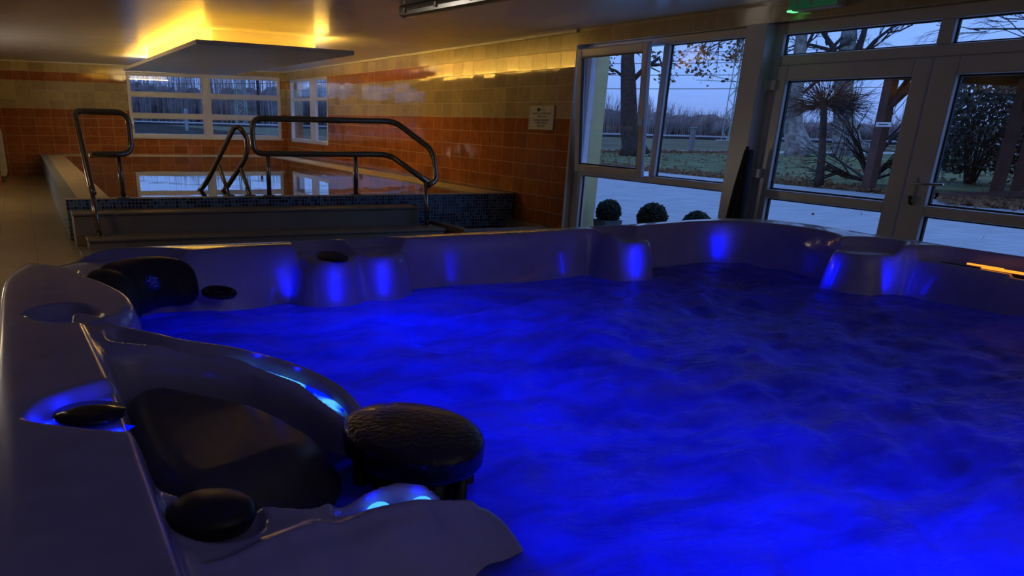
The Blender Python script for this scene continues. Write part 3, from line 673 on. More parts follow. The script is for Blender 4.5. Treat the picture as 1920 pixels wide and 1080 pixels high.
frs = N(nt, 'ShaderNodeMath', operation='MULTIPLY'); Lk(fr.outputs[0], frs.inputs[0]); frs.inputs[1].default_value = .7
a2 = N(nt, 'ShaderNodeMixShader'); Lk(frs.outputs[0], a2.inputs[0]); Lk(a1.outputs[0], a2.inputs[1]); Lk(gl.outputs[0], a2.inputs[2]); Lk(a2.outputs[0], out.inputs[0])
wo = T_(new_obj('water', grid_mesh('water', WX, WY, WZ + H, qw), wm_))

# headrest pillow in the far corner: a padded roll following the curve of the rim
path = [Vector(p) for p in ((.085, 1.60, 1.150), (.105, 1.70, 1.160), (.155, 1.80, 1.163), (.225, 1.865, 1.160), (.305, 1.885, 1.150))]
ns_, nr = 40, 26; vv = []; ff = []
def cr(t):
    t = t * (len(path) - 1); i = min(int(t), len(path) - 2); u = t - i
    p = [path[max(i - 1, 0)], path[i], path[i + 1], path[min(i + 2, len(path) - 1)]]
    return .5 * (2 * p[1] + (p[2] - p[0]) * u + (2 * p[0] - 5 * p[1] + 4 * p[2] - p[3]) * u * u + (3 * p[1] - p[0] - 3 * p[2] + p[3]) * u ** 3)
for i in range(ns_ + 1):
    t = i / ns_; p = cr(t); tg = (cr(min(1, t + .02)) - cr(max(0, t - .02))).normalized(); side = Vector((tg.y, -tg.x, 0)).normalized()   # towards the water
    k = (1 - abs(2 * t - 1) ** 7) ** .5 * (1 - .10 * math.exp(-((t - .36) / .03) ** 2)); k = max(k, .02)
    for j in range(nr):
        a = 2 * PI * j / nr; ca, sa = math.cos(a), math.sin(a); ca = math.copysign(abs(ca) ** .75, ca); sa = math.copysign(abs(sa) ** .75, sa)
        vv.append(p + side * (.016 + .040 * ca * k) + Vector((0, 0, 1)) * (.052 * sa * k * (1.05 if sa < 0 else .82)) - side * (.022 * sa * k))
for i in range(ns_):
    for j in range(nr): ff.append((i * nr + j, (i + 1) * nr + j, (i + 1) * nr + (j + 1) % nr, i * nr + (j + 1) % nr))
ff.append(tuple(range(nr))); ff.append(tuple(ns_ * nr + j for j in range(nr - 1, -1, -1)))
b = MB(); b.add(vv, ff, True); pil = T_(b.build('headrest', M['rubber']))
# oval woven badge on the pillow's face
bp_ = thing  # (badge is a sub-part of the headrest)
b = MB(); nb = 36
cb_, nb_ = Vector((.2045, 1.7747, 1.1652)), Vector((.674, -.545, .499)).normalized(); ub = Vector((0, 0, 1)).cross(nb_).normalized(); vb = nb_.cross(ub)
ring = [cb_ + ub * (.026 * math.cos(2 * PI * k / nb)) + vb * (.016 * math.sin(2 * PI * k / nb)) for k in range(nb)]
b.add([p + nb_ * .002 for p in ring] + [p - nb_ * .006 for p in ring], [tuple(range(nb))] + [(k, nb + k, nb + (k + 1) % nb, (k + 1) % nb) for k in range(nb)])
badge = b.build('badge', principled('badge_cloth', (.02, .03, .22), .5)); badge.parent = pil
b = MB(); rg0 = random.Random(4)
for row, (vz, x0, x1) in enumerate(((.007, -.019, .020), (.001, -.010, .012), (-.0035, -.014, .013), (-.009, -.008, .010))):
    pts_ = [cb_ + nb_ * .0032 + ub * (x0 + (x1 - x0) * i / 14) + vb * (vz + .0016 * rg0.uniform(-1, 1) * (2 if row == 0 else 1)) for i in range(15)]; b.tube(pts_, .0011 if row else .0015, 5)
bl = b.build('badge_script', principled('blue_lit_thread', (.30, .42, 1.), .4)); bl.parent = pil  # blue light from the water put into the thread colour
# filter lid: round slotted cap standing on legs in the water
FC = (.372, .840)
b = MB(); b.lathe([(.062, 1.116), (.070, 1.117), (.0735, 1.123), (.0745, 1.141), (.072, 1.149), (.064, 1.1525), (.03, 1.156), (.001, 1.157)], (FC[0], FC[1], 0), 64, 1.06, 1.38)
cap = T_(b.build('filter_cap', noisy(principled('wet_black_lid', (.009, .009, .010), .28, coat=.3), 25, .3, bump=.3, bump_scale=110)))
for k in range(9):
    a = -.4 + 2 * PI * k / 9; b = MB()
    c0 = Vector((FC[0] + .063 * math.cos(a), FC[1] + .079 * math.sin(a), 1.02)); b.tube([c0, c0 + Vector((0, 0, .10))], .009, 8); q_ = b.build('cap_leg', M['black']); T_(q_)
b = MB(); b.lathe([(.054, 1.02), (.054, 1.12)], (FC[0], FC[1], 0), 32, 1, 1.25); T_(b.build('filter_core', M['black']))
# dark arched weir door filling the filter well
DOME = smooth_poly([(.050, 1.06), (.08, 1.115), (.145, 1.122), (.205, 1.055), (.26, .985), (.302, .922), (.300, .850), (.258, .785), (.17, .735), (.09, .715), (.052, .80), (.042, .93)], 5)
gx = np.arange(.03, .33, .004); gy = np.arange(.70, 1.14, .004); DX, DY = np.meshgrid(gx, gy); Pd = np.c_[DX.ravel(), DY.ravel()]
dd_ = sdf(Pd, DOME); rr_ = .062; tq = np.clip(1 - dd_ / rr_, 0, 1.0)
DZ = (1.050 + .107 * np.sqrt(np.clip(1 - tq ** 2.2, 0, 1)) - .028 * sst(DX.ravel() - .20, 0, .1)).reshape(DX.shape)
kd = (dd_ > -.002).reshape(DX.shape); kd = kd[:-1, :-1] & kd[1:, 1:] & kd[:-1, 1:] & kd[1:, :-1]; idd = np.arange(DX.size).reshape(DX.shape)
qd = np.stack([idd[:-1, :-1], idd[:-1, 1:], idd[1:, 1:], idd[1:, :-1]], -1).reshape(-1, 4)[kd.ravel()]
T_(new_obj('weir_dome', grid_mesh('weir_dome', DX, DY, DZ, qd), M['domegrey']))
# round valve knob in its socket
b = MB(); b.lathe([(.034, -.008), (.0385, .002), (.038, .007), (.032, .012), (.018, .0155), (.001, .0165)], (.108, .668, 1.160), 48); T_(b.build('diverter_knob', M['black']))
# black lid in the glowing recess on the rim, with its light ring
b = MB(); b.lathe([(.018, 1.180), (.018, 1.191), (.034, 1.1925), (.0365, 1.195), (.035, 1.198), (.015, 1.199), (.001, 1.199)], (.0275, .878, 0), 48); T_(b.build('recess_lid', principled('gloss_black', (.006, .006, .007), .10)))
blue_led = emissive('led_blue', (.0, .006, 1.), 1.1); cyan_led = emissive('led_cyan', (.05, .33, 1.), 1.8)
b = MB(); vv = []; ff = []; na = 30
for k in range(na + 1):
    a = math.radians(70 + 255 * k / na)
    for r_ in (.032, .049): vv.append((.0275 + r_ * math.cos(a), .878 + r_ * 1.12 * math.sin(a), 1.1875))
for k in range(na): ff.append((2 * k, 2 * k + 1, 2 * k + 3, 2 * k + 2))
b.add(vv, ff); T_(b.build('light_ring', blue_led))
# clear light lenses in the waterfall channel of the far arm
def lens(x, y, zc, lx, ly, h, ang, mat):
    vv = []; ff = []; nu, nv = 24, 8
    for i in range(nv + 1):
        ph = PI / 2 * i / nv
        for j in range(nu):
            th = 2 * PI * j / nu; dx, dy = lx * math.cos(th) * math.cos(ph), ly * math.sin(th) * math.cos(ph)
            vv.append((x + dx * math.cos(ang) - dy * math.sin(ang), y + dx * math.sin(ang) + dy * math.cos(ang), zc + h * math.sin(ph)))
    for i in range(nv):
        for j in range(nu): ff.append((i * nu + j, i * nu + (j + 1) % nu, (i + 1) * nu + (j + 1) % nu, (i + 1) * nu + j))
    b = MB(); b.add(vv, ff, True); return T_(b.build('light_lens', mat))
wav = D.materials.new('lit_lens'); wav.use_nodes = True; nt = wav.node_tree; nt.nodes.clear(); Lk = nt.links.new
tc = N(nt, 'ShaderNodeTexCoord'); nz = N(nt, 'ShaderNodeTexNoise'); nz.inputs['Scale'].default_value = 32; nz.inputs['Detail'].default_value = 1.5; nz.inputs['Distortion'].default_value = .8; Lk(tc.outputs['Object'], nz.inputs['Vector'])
rp = N(nt, 'ShaderNodeValToRGB'); e = rp.color_ramp.elements; e[0].position = .40; e[0].color = (.0, .012, .9, 1); e[1].position = .62; e[1].color = (.10, .55, 1.1, 1); 
sx_ = N(nt, 'ShaderNodeSeparateXYZ'); Lk(tc.outputs['Object'], sx_.inputs[0]); mr = N(nt, 'ShaderNodeMapRange'); mr.inputs['From Min'].default_value = .345; mr.inputs['From Max'].default_value = .285; mr.inputs['To Min'].default_value = -.12; mr.inputs['To Max'].default_value = .10
Lk(sx_.outputs['X'], mr.inputs['Value']); ad_ = N(nt, 'ShaderNodeMath', operation='ADD'); Lk(mr.outputs[0], ad_.inputs[0]); Lk(nz.outputs['Fac'], ad_.inputs[1]); Lk(ad_.outputs[0], rp.inputs[0])
em = N(nt, 'ShaderNodeEmission'); em.inputs['Strength'].default_value = 1.1; Lk(rp.outputs[0], em.inputs[0]); om = N(nt, 'ShaderNodeOutputMaterial'); Lk(em.outputs[0], om.inputs[0])
def ribbon(c, wd, mat, nm='light_lens'):
    c = [Vector(p) for p in c]; vv = []; ff = []; n_ = 28; rows = 5
    for i in range(n_ + 1):
        t_ = i / n_ * (len(c) - 1); k = min(int(t_), len(c) - 2); p = c[k].lerp(c[k + 1], t_ - k); d_ = (c[min(k + 1, len(c) - 1)] - c[max(k, 0)]).normalized(); s_ = Vector((-d_.y, d_.x, 0)).normalized()
        w_ = wd * (1 - abs(2 * i / n_ - 1) ** 4) ** .5
        for j in range(rows): q = 2 * j / (rows - 1) - 1; vv.append(p + s_ * w_ * q + Vector((0, 0, .003 * (1 - q * q))))
    for i in range(n_):
        for j in range(rows - 1): ff.append((i * rows + j, (i + 1) * rows + j, (i + 1) * rows + j + 1, i * rows + j + 1))
    b = MB(); b.add(vv, ff, True); return T_(b.build(nm, mat))
ribbon([(.222, 1.133, 1.160), (.262, 1.112, 1.153), (.300, 1.072, 1.144), (.322, 1.035, 1.137), (.338, .985, 1.125)], .011, wav)
for (x, y, z_) in ((.272, .692, 1.1245), (.322, .702, 1.118)): lens(x, y, z_, .014, .008, .010, .2, cyan_led)
ribbon([(.235, .676, 1.128), (.28, .695, 1.1225), (.33, .704, 1.1155), (.355, .700, 1.110)], .010, blue_led, 'light_strip')
# jet and speaker on the far wall
b = MB(); 
jc = Vector((.335, 1.80, 1.135)); 
b.lathe([(.020, 0.), (.036, .004), (.038, .010), (.033, .014), (.027, .012), (.022, .002), (.014, .001), (.012, .009), (.001, .010)], (0, 0, 0), 40)
jt = b.build('wall_jet', M['black']); T_(jt); jt.location = (.345, 1.815, 1.122); jt.rotation_euler = (.12, .05, 0)
b = MB(); b.lathe([(.034, 0), (.034, .003), (.030, .005), (.001, .004)], (0, 0, 0), 40, 1, 1.7); sk = b.build('speaker', M['black']); T_(sk); sk.location = (.630, 1.905, 1.179); sk.rotation_euler = (.05, 0, 0)
# glossy control strip let into the right rim, amber reflection imitated by glowing bars
b = MB(); b.box(2.125, 2.185, .3, 1.47, 1.160, 1.172); T_(b.build('control_strip', principled('strip_black', (.008, .008, .009), .08, coat=1.), None, .004))
amber = emissive('reflection_amber', (1., .30, .03), 1.6)
b = MB(); b.box(2.124, 2.152, .5, 1.36, 1.172, 1.174); T_(b.build('reflection_bar', amber))
b = MB(); b.box(2.158, 2.166, 1.33, 1.42, 1.172, 1.174); b.box(2.165, 2.172, .6, 1.20, 1.172, 1.1735); T_(b.build('reflection_bar', amber))
# ------------------------------------------------------------------ outdoors
GZ = -.10
def ground(name, x0, x1, y0, y1, z, mat, sub=1):
    b = MB(); b.box(x0, x1, y0, y1, z - .05, z); o = b.build(name, mat); o['kind'] = 'structure'; return o
M['lawn'] = noisy(principled('lawn_green', (.15, .18, .085), .9, spec=.04), .8, .45, bump=.6, bump_scale=14, detail=8)
M['verge'] = noisy(principled('dry_verge', (.15, .145, .09), .95, spec=.04), .3, .35, detail=8)
M['ballast'] = noisy(principled('track_ballast', (.06, .055, .055), .95, spec=.04), 3, .4)
M['path'] = noisy(principled('pale_path', (.48, .47, .44), .85, spec=.04), 1, .1)
M['bark'] = noisy(principled('brown_bark', (.055, .042, .034), .9), 6, .45, bump=.6, bump_scale=18)
M['bark_pale'] = noisy(principled('mottled_bark', (.25, .235, .21), .9), 3, .6, bump=.5, bump_scale=10)
M['twig'] = noisy(principled('bare_twigs', (.045, .034, .03), .9), 5, .3)
M['woods'] = noisy(principled('grey_woodland', (.30, .245, .235), .95, spec=.04), .35, .4)  # distance haze put into this paler colour
M['leaf_dry'] = noisy(principled('dry_leaves', (.17, .085, .035), .9), 9, .5)
M['leaf_dark'] = noisy(principled('evergreen_leaves', (.016, .026, .013), .6), 12, .5)
M['wood_red'] = noisy(principled('red_brown_timber', (.10, .038, .024), .55), 3, .3)
M['mast'] = noisy(principled('pale_green_steel', (.30, .40, .33), .6), 4, .15)
ground('terrace', XR + WT, 20.9, -40, 62, GZ, M['paving'])
b = MB(); b.box(-60, XR + WT, YF + WT, 70, GZ - .05, GZ); o = b.build('terrace_side', M['paving']); o['kind'] = 'structure'
ground('lawn', 20.9, 160, -60, 46., GZ - .01, M['lawn']); ground('path', -60, 160, 46.0, 49.2, GZ, M['path'])
b = MB(); b.box(-60, 20.9, 70, 260, GZ - .08, GZ - .02); o = b.build('verge_far', noisy(principled('dark_verge', (.05, .042, .034), .95, spec=.04), .3, .4, detail=8)); o['kind'] = 'structure'
b = MB(); b.box(20.9, 220, 49.2, 240, GZ - .08, GZ - .02); o = b.build('verge', M['verge']); o['kind'] = 'structure'
b = MB(); b.box(-30, 20.9, 74, 79, GZ - .02, GZ); o = b.build('path_far', M['path']); o['kind'] = 'structure'
# railway: ballast bank and two rails, running obliquely
T0, T1 = Vector((150, 28.0, 0)), Vector((-60, 229, 0)); td = (T1 - T0).normalized(); tn = Vector((-td.y, td.x, 0)); tn = tn if tn.dot(Vector((1, 1, 0))) > 0 else -tn
def strip(name, off0, off1, z0, z1, mat):
    p = [T0 + tn * off0, T1 + tn * off0, T1 + tn * off1, T0 + tn * off1]
    b = MB(); b.prism([(q.x, q.y) for q in p], z0, z1); return b.build(name, mat)
o = strip('railway_bed', -3.5, 5, GZ - .1, GZ + .25, M['ballast']); o['kind'] = 'structure'
rt = thing('railway_track', 'dark railway track running past the edge of the woods', 'railway track', tuple(T0))
for off in (-.2, 1.4):
    b = MB(); p = [T0 + tn * off, T1 + tn * off, T1 + tn * (off + .12), T0 + tn * (off + .12)]
    b.prism([(q.x - T0.x, q.y - T0.y) for q in p], GZ + .25, GZ + .42); b.build('steel_rail', M['silver'], rt)
# leafless woodland beyond the railway
b = MB(); rg = random.Random(3)
T2 = T0 + td * ((T1 - T0).length * .80) + tn * 20; t2d = Vector((-1, -.12, 0)).normalized()
for i in range(6400):
    s = rg.uniform(0, (T1 - T0).length); off = 14 + 26 * rg.random() ** 1.4
    p = T0 + td * s + tn * off
    if i > 5200: s = (T1 - T0).length * .8; p = T2 + t2d * rg.uniform(0, 150) + Vector((0, 1, 0)) * off
    prof = .72 + .28 * math.sin(s * .055 + 1.) * math.sin(s * .021) + .12 * math.sin(s * .31)
    fr_ = sst(s / (T1 - T0).length, .38, .50); h = (5.2 + off * .04 + 6.2 * fr_) * (prof * (1 - fr_ * .6) + fr_ * .6) * rg.uniform(.65, 1.12); r = rg.uniform(.03, .09)
    lean = Vector((rg.uniform(-.4, .4), rg.uniform(-.4, .4), 0))
    base = Vector((p.x, p.y, GZ))
    b.tube([base, base + lean * .4 + Vector((0, 0, h * .6)), base + lean + Vector((0, 0, h))], [r, r * .6, .01], 3, False, False)
    for k in range(5):
        q = base + lean * .5 + Vector((0, 0, h * rg.uniform(.3, .85))); d_ = Vector((rg.uniform(-.8, .8), rg.uniform(-.8, .8), rg.uniform(.7, 1.8)))
        b.tube([q, q + d_ * .7], [r * .45, .006], 3, False, False)
o = b.build('bare_woodland', M['woods']); tag(o, 'dense leafless grey woodland belt on the horizon beyond the railway', 'woodland', kind='stuff')
b = MB()
for i in range(540):
    s = (T1 - T0).length * min(i, 420) / 420; p = T0 + td * s + tn * (18 + rg.uniform(-2, 16))
    if i > 420: p = T2 + t2d * ((i - 420) * 1.25) + Vector((0, 1, 0)) * rg.uniform(0, 18)
    fr_ = sst(np.float64(i / 420), .38, .50); h = rg.uniform(3.4, 4.6) * (1 + 1.5 * fr_) * (.85 + .2 * math.sin(s * .055 + 1.)); w = rg.uniform(2.2, 3.6)
    b.lathe([(w * .55, 0), (w * .7, h * .35), (w * .66, h * .6), (w * .45, h * .78), (w * .2, h * .84)], (p.x, p.y, GZ), 9)
o = b.build('undergrowth', noisy(principled('woodland_thicket', (.19, .155, .15), 1., spec=.04), .9, .5, bump=1., bump_scale=6)); tag(o, 'dark tangled undergrowth at the foot of the distant woods', 'undergrowth', kind='stuff')

def branchy(mb, p, d, L, r, depth, rg, spread=.6, n=3, up=.15, sides=5, tips=None):
    q = p + d * L; mid = p + d * L * .5 + Vector((rg.uniform(-1, 1), rg.uniform(-1, 1), rg.uniform(-1, 1))) * L * .06
    mb.tube([p, mid, q], [r, r * .8, r * .6], sides if depth > 1 else 3, False)
    if depth == 0:
        if tips is not None: tips.append(q)
        return
    for k in range(n):
        dd = (d + Vector((rg.uniform(-1, 1), rg.uniform(-1, 1), rg.uniform(-1, 1))) * spread + Vector((0, 0, up))).normalized()
        branchy(mb, p + d * L * rg.uniform(.45, 1.), dd, L * rg.uniform(.55, .8), r * .52, depth - 1, rg, spread, n, up, sides, tips)
def leaves(mb, pts, rg, per=3, size=.08, spread=.15):
    for p in pts:
        for k in range(per):
            c = p + Vector((rg.gauss(0, spread), rg.gauss(0, spread), rg.gauss(0, spread))); a = Vector((rg.uniform(-1, 1), rg.uniform(-1, 1), rg.uniform(-1, 1))).normalized(); b2 = a.orthogonal().normalized() * size * rg.uniform(.5, 1.1); a = a * size * rg.uniform(.7, 1.3)
            n_ = a.cross(b2).normalized() * size * .15
            mb.add([c - a, c + b2 + n_, c + a, c - b2 + n_], [(0, 1, 2, 3)])
V = Vector
def tree(name, label, base, trunk, radii, limbs, depth, bark, seed, leaf=None, group='bare trees on the lawn', n=3, spread=.6, up=.1, leaf_n=2, leaf_size=.12):
    t = thing(name, label, 'tree', base, group); rg = random.Random(seed)
    b = MB(); tr_ = [V(q) - V(base) for q in trunk]; b.tube(tr_, radii, 10); b.build('trunk', bark, t)
    b = MB(); tips = []
    for (p, q, r) in limbs:
        p = V(p) - V(base); q = V(q) - V(base); d_ = q - p
        b.tube([p, (p + q) / 2 + V((0, 0, .08 * d_.length)), q], [r, r * .75, r * .5], 6, False)
        for k in range(n + 1):
            s0 = p + d_ * rg.uniform(.35, 1.)
            branchy(b, s0, (d_.normalized() + V((rg.uniform(-1, 1), rg.uniform(-1, 1), rg.uniform(-1, 1))) * spread).normalized(), d_.length * rg.uniform(.25, .45), r * .4, depth, rg, spread, n, up, 5, tips)
    b.build('branches', M['twig'] if bark is not M['bark_pale'] else M['twig'], t)
    if leaf:
        b = MB(); leaves(b, rg.sample(tips, min(len(tips), leaf)), rg, leaf_n, leaf_size, .2); b.build('leaves', M['leaf_dry'], t)
    return t
# trees at the edge of the lawn
tree('plane_tree', 'thick dark trunked tree with a forked limb outside the tilted window', (30.65, 40.1, GZ), [(30.65, 40.1, GZ), (30.55, 40.15, .5), (30.3, 40.35, 1.4), (30.2, 40.4, 2.4), (30.1, 40.5, 3.4), (29.95, 40.6, 4.6), (29.9, 40.7, 6.6)], [.95, .62, .48, .44, .42, .36, .25],
     [((30.2, 40.5, 3.5), (31.2, 39.6, 4.7), .16), ((30.05, 40.5, 3.6), (28.9, 41.2, 4.3), .09), ((29.9, 40.6, 5.2), (31.8, 38.8, 6.0), .12), ((31.2, 39.6, 4.7), (31.4, 39.2, 3.9), .05)], 2, M['bark'], 11, leaf=70)
tree('plane_tree', 'tree whose leafy twigs hang across the fixed window beside the doors', (35.4, 35.66, GZ), [(35.4, 35.66, GZ), (34.6, 35.4, 2), (33.9, 35.1, 5), (33, 35, 8)], [.6, .42, .36, .2],
     [((33.4, 35.0, 6.6), (30.7, 33.6, 5.2), .10), ((33.2, 35.0, 6.9), (29.6, 34.2, 5.15), .08), ((30.7, 33.6, 5.2), (29.5, 34.0, 4.75), .045), ((33.6, 35.1, 6.2), (30.9, 33.0, 4.8), .07)], 2, M['bark'], 21, leaf=170, leaf_size=.10, leaf_n=3, up=-.25)
tree('plane_tree', 'pale mottled tree behind the round headed sapling seen through the left door', (44.39, 41.47, GZ), [(44.39, 41.47, GZ), (44.2, 41.6, .5), (43.9, 42., 1.6), (43.8, 42.1, 3), (43.5, 42.3, 7.5), (43.3, 42.5, 10)], [1.35, .75, .55, .45, .30, .15],
     [((43.7, 42.1, 3.5), (45.5, 41, 6.5), .16), ((43.7, 42.1, 4.2), (42.0, 43.5, 7.), .14), ((43.6, 42.2, 5), (44.5, 41.5, 8), .12), ((43.7, 42.1, 3.), (46.2, 40.2, 5.5), .12)], 3, M['bark_pale'], 31)
tree('plane_tree', 'broad pale tree on the lawn just left of the brown timber post', (49.37, 41.98, GZ), [(49.37, 41.98, GZ), (49.1, 42.2, .5), (48.8, 42.6, 2), (48.5, 43, 4.5), (48.45, 43.3, 8), (48.4, 43.4, 11)], [1.5, .9, .65, .55, .42, .3],
     [((48.6, 42.8, 4.2), (46.8, 44.6, 7.8), .22), ((48.7, 42.7, 3.6), (49.2, 42.6, 8.2), .28), ((48.6, 42.8, 5), (50.2, 41.2, 7.6), .15), ((47.6, 43.8, 6.1), (46.0, 45.2, 6.3), .12)], 3, M['bark_pale'], 41)
tree('birch_tree', 'fine drooping birch twigs above the right hand door fanlight', (34.6, 20.6, GZ), [(34.6, 20.6, GZ), (34.8, 20.4, 3), (34.9, 20.2, 6.5)], [.22, .18, .08],
     [((34.85, 20.3, 4.2), (32.3, 23.5, 4.95), .05), ((34.85, 20.3, 4.6), (32.9, 22.7, 5.25), .04)], 3, M['bark_pale'], 51, spread=.5, up=-.2)
# round headed sapling right outside the doors
t = thing('mophead_tree', 'small bare sapling with a flat round head of fine twigs', 'tree', (21.04, 18.76, GZ)); rg = random.Random(5)
b = MB(); b.tube([(0, 0, 0), (-.06, .06, .9), (-.2, .2, 2.25)], [.14, .10, .085], 10); b.build('trunk', M['bark'], t)
b = MB()
for i in range(230):
    a = rg.uniform(0, 2 * PI); el = rg.uniform(-.25, .9) if i % 3 else rg.uniform(-.3, .15); d_ = V((math.cos(a) * math.cos(el), math.sin(a) * math.cos(el), math.sin(el)))
    branchy(b, V((-.2, .2, 2.2)), d_, rg.uniform(.5, 1.1), .011, 1, rg, .5, 4, -.15, 4)
b.build('twigs', M['twig'], t)
# dark spreading shrub with arching boughs beside the timber post
t = thing('bare_shrub', 'wide spreading dark bare shrub with arching boughs by the timber post', 'shrub', (24.8, 20.2, GZ)); rg = random.Random(8); b = MB()
for i in range(16):
    a = rg.uniform(PI * .55, PI * 1.6) if i % 4 else rg.uniform(0, 2 * PI); L = rg.uniform(1.2, 2.2); el = rg.uniform(.25, 1.1); d_ = V((math.cos(a) * math.cos(el), math.sin(a) * math.cos(el), math.sin(el)))
    branchy(b, V((0, 0, .05)), d_, L, .05, 3, rg, .55, 3, -.1, 5)
b.build('boughs', M['twig'], t)
# timber gazebo
gz = thing('gazebo', 'red brown timber garden gazebo with a dark roof on the terrace edge', 'gazebo', (24., 14.8, GZ))
def G_(mb, nm, mat=None): return loc_parent(mb.build(nm, mat or M['wood_red'], None, .01), gz)
for (x, y) in ((21.27, 17.3), (25.2, 16.3), (21.6, 11.2), (27.0, 11.0), (27.2, 17.0)):
    b = MB(); b.box(x - .13, x + .13, y - .13, y + .13, GZ, 2.85); G_(b, 'post')
for p0, p1 in (((21.27, 17.25, 2.0), (21.6, 16.75, 2.75)), ((21.27, 17.3, 2.0), (21.9, 17.3, 2.75)), ((25.2, 16.3, 2.0), (25.2, 15.6, 2.75))):
    b = MB(); b.tube([p0, p1], .10, 4, True, False); G_(b, 'brace')
for (x0, x1, y0, y1) in ((21.1, 21.45, 10.9, 17.5), (21.1, 27.4, 17.15, 17.45), (27., 27.3, 10.9, 17.5), (21.1, 27.4, 11., 11.3)):
    b = MB(); b.box(x0, x1, y0, y1, 2.72, 2.95); G_(b, 'beam')
b = MB(); c_ = (24.2, 14.2, 3.45); r_ = [(20.7, 10.4, 2.9), (27.9, 10.4, 2.9), (27.9, 17.9, 2.9), (20.7, 17.9, 2.9)]
vv = r_ + [c_] + [(x, y, z_ - .10) for x, y, z_ in r_] + [(c_[0], c_[1], c_[2] - .1)]
b.add(vv, [(0, 1, 4), (1, 2, 4), (2, 3, 4), (3, 0, 4), (6, 5, 9), (7, 6, 9), (8, 7, 9), (5, 8, 9), (0, 5, 6, 1), (1, 6, 7, 2), (2, 7, 8, 3), (3, 8, 5, 0)]); G_(b, 'roof')
b = MB(); b.box(21.0, 27.6, 15.0, 15.1, GZ, .06); b.box(21.0, 21.1, 10.8, 15.1, GZ, .06); G_(b, 'kerb_board')
# evergreen thicket behind the gazebo
for k, (x, y, h, w, lb) in enumerate(((28.8, 19.6, 3.3, 1.9, 'tall dark evergreen bush behind the left post of the gazebo'), (30.6, 16.6, 3.6, 2.2, 'tall dark evergreen bush filling the middle of the gazebo'), (32.5, 13.2, 3.8, 2.4, 'dark evergreen bush at the far right end of the gazebo'))):
    t = thing('evergreen_bush', lb, 'bush', (x, y, GZ)); rg = random.Random(60 + k); b = MB(); pts = []
    for i in range(14):
        a = rg.uniform(0, 2 * PI); q = V((math.cos(a) * w * .45, math.sin(a) * w * .45, h * rg.uniform(.5, .95))); b.tube([(q.x * .15, q.y * .15, 0), (q.x * .5, q.y * .5, q.z * .5), q], [.05, .035, .012], 4, False)
    b.build('stems', M['twig'], t); b = MB()
    for i in range(5200):
        a = rg.uniform(0, 2 * PI); zz = rg.uniform(.12, 1); rr = w * (math.sin(PI * min(1, zz * .62 + .22)) ** .6) * rg.uniform(.35, 1.)
        pts.append(V((math.cos(a) * rr, math.sin(a) * rr, zz * h)))
    leaves(b, pts, rg, 1, .085, .08); o = b.build('foliage', M['leaf_dark'], t)
# fallen leaves on terrace and lawn edge: nobody could count them
b = MB(); rg = random.Random(77)
def scatter(n, f, size):
    pts = [V(f()) for _ in range(n)]; leaves(b, pts, rg, 1, size, .02)
scatter(2400, lambda: (20.9 + abs(rg.gauss(0, .9)), rg.uniform(13, 34), GZ + .02 + .04 * rg.random()), .07)
scatter(420, lambda: (rg.gauss(20.3, .35), rg.gauss(13.4, .55), GZ + .02 + .10 * rg.random()), .08)
scatter(900, lambda: (rg.uniform(21, 42), rg.uniform(18, 46), GZ + .02), .09)
scatter(1300, lambda: (rg.uniform(25, 44), rg.gauss(45.3, .5), GZ + .02), .13)
scatter(26, lambda: (rg.uniform(8, 19), rg.uniform(5, 24), GZ + .01), .06)
o = b.build('fallen_leaves', M['leaf_dry']); tag(o, 'brown fallen leaves scattered over the lawn and along the terrace edge', 'leaves', kind='stuff')
# fence post, catenary mast with wires
fpst = thing('fence_post', 'grey concrete fence post standing at the pale path', 'post', (39.72, 46.1, GZ)); b = MB(); b.box(-.14, .14, -.14, .14, 0, 1.44); b.build('shaft', principled('concrete', (.22, .22, .21), .9), fpst, .03)
b = MB(); b.box(-.17, .17, -.17, .17, 1.44, 1.50); b.build('cap', principled('concrete_cap', (.32, .32, .31), .9), fpst, .02)
def mast(name, label, x, y, h, w0, w1, group=None):
    t = thing(name, label, 'mast', (x, y, GZ), group); b = MB()
    cs = [(-1, -1), (1, -1), (1, 1), (-1, 1)]
    for sx, sy in cs: b = MB(); b.tube([(sx * w0 / 2, sy * w0 / 2, 0), (sx * w1 / 2, sy * w1 / 2, h)], .075, 4, True, False); b.build('leg', M['mast'], t)
    b = MB(); n_ = 16
    for i in range(n_):
        z0, z1 = h * i / n_, h * (i + 1) / n_; a0 = w0 + (w1 - w0) * i / n_; a1 = w0 + (w1 - w0) * (i + 1) / n_
        for k in range(4):
            c0, c1 = cs[k], cs[(k + 1) % 4]
            if (i + k) % 2: c0, c1 = c1, c0
            b.tube([(c0[0] * a0 / 2, c0[1] * a0 / 2, z0), (c1[0] * a1 / 2, c1[1] * a1 / 2, z1)], .04, 4, False, False)
    b.build('lattice', M['mast'], t); b = MB(); b.box(-w0 * .9, w0 * .9, -w0 * .9, w0 * .9, 0, .12); b.build('footing', M['path'], t); return t
mt = mast('catenary_mast', 'pale green lattice railway mast seen through the fixed window', 77.5, 83.6, 15., 1.15, .65)
for z_, L_ in ((6.4, 4.6), (8.6, 4.2)):
    b = MB(); e_ = V((-.78, .63, 0)) * L_; b.tube([(0, 0, z_ + (.0)), (e_.x, e_.y, z_ + 1.0)], .045, 5); b.tube([(0, 0, z_), (e_.x, e_.y, z_ + .15)], .035, 5); b.build('cantilever', M['mast'], mt)
    b = MB(); q = e_ * .22; b.tube([(q.x, q.y, z_ + .22), (q.x * 1.35, q.y * 1.35, z_ + .30)], .13, 8); q = e_ * .3; b.tube([(q.x, q.y, z_ + .05), (q.x * 1.3, q.y * 1.3, z_ + .06)], .13, 8); b.build('insulator', M['black'], mt)
m2 = mast('catenary_mast', 'green railway mast seen through the long pool window', 33.3, 146., 15., 1.6, 1.3)
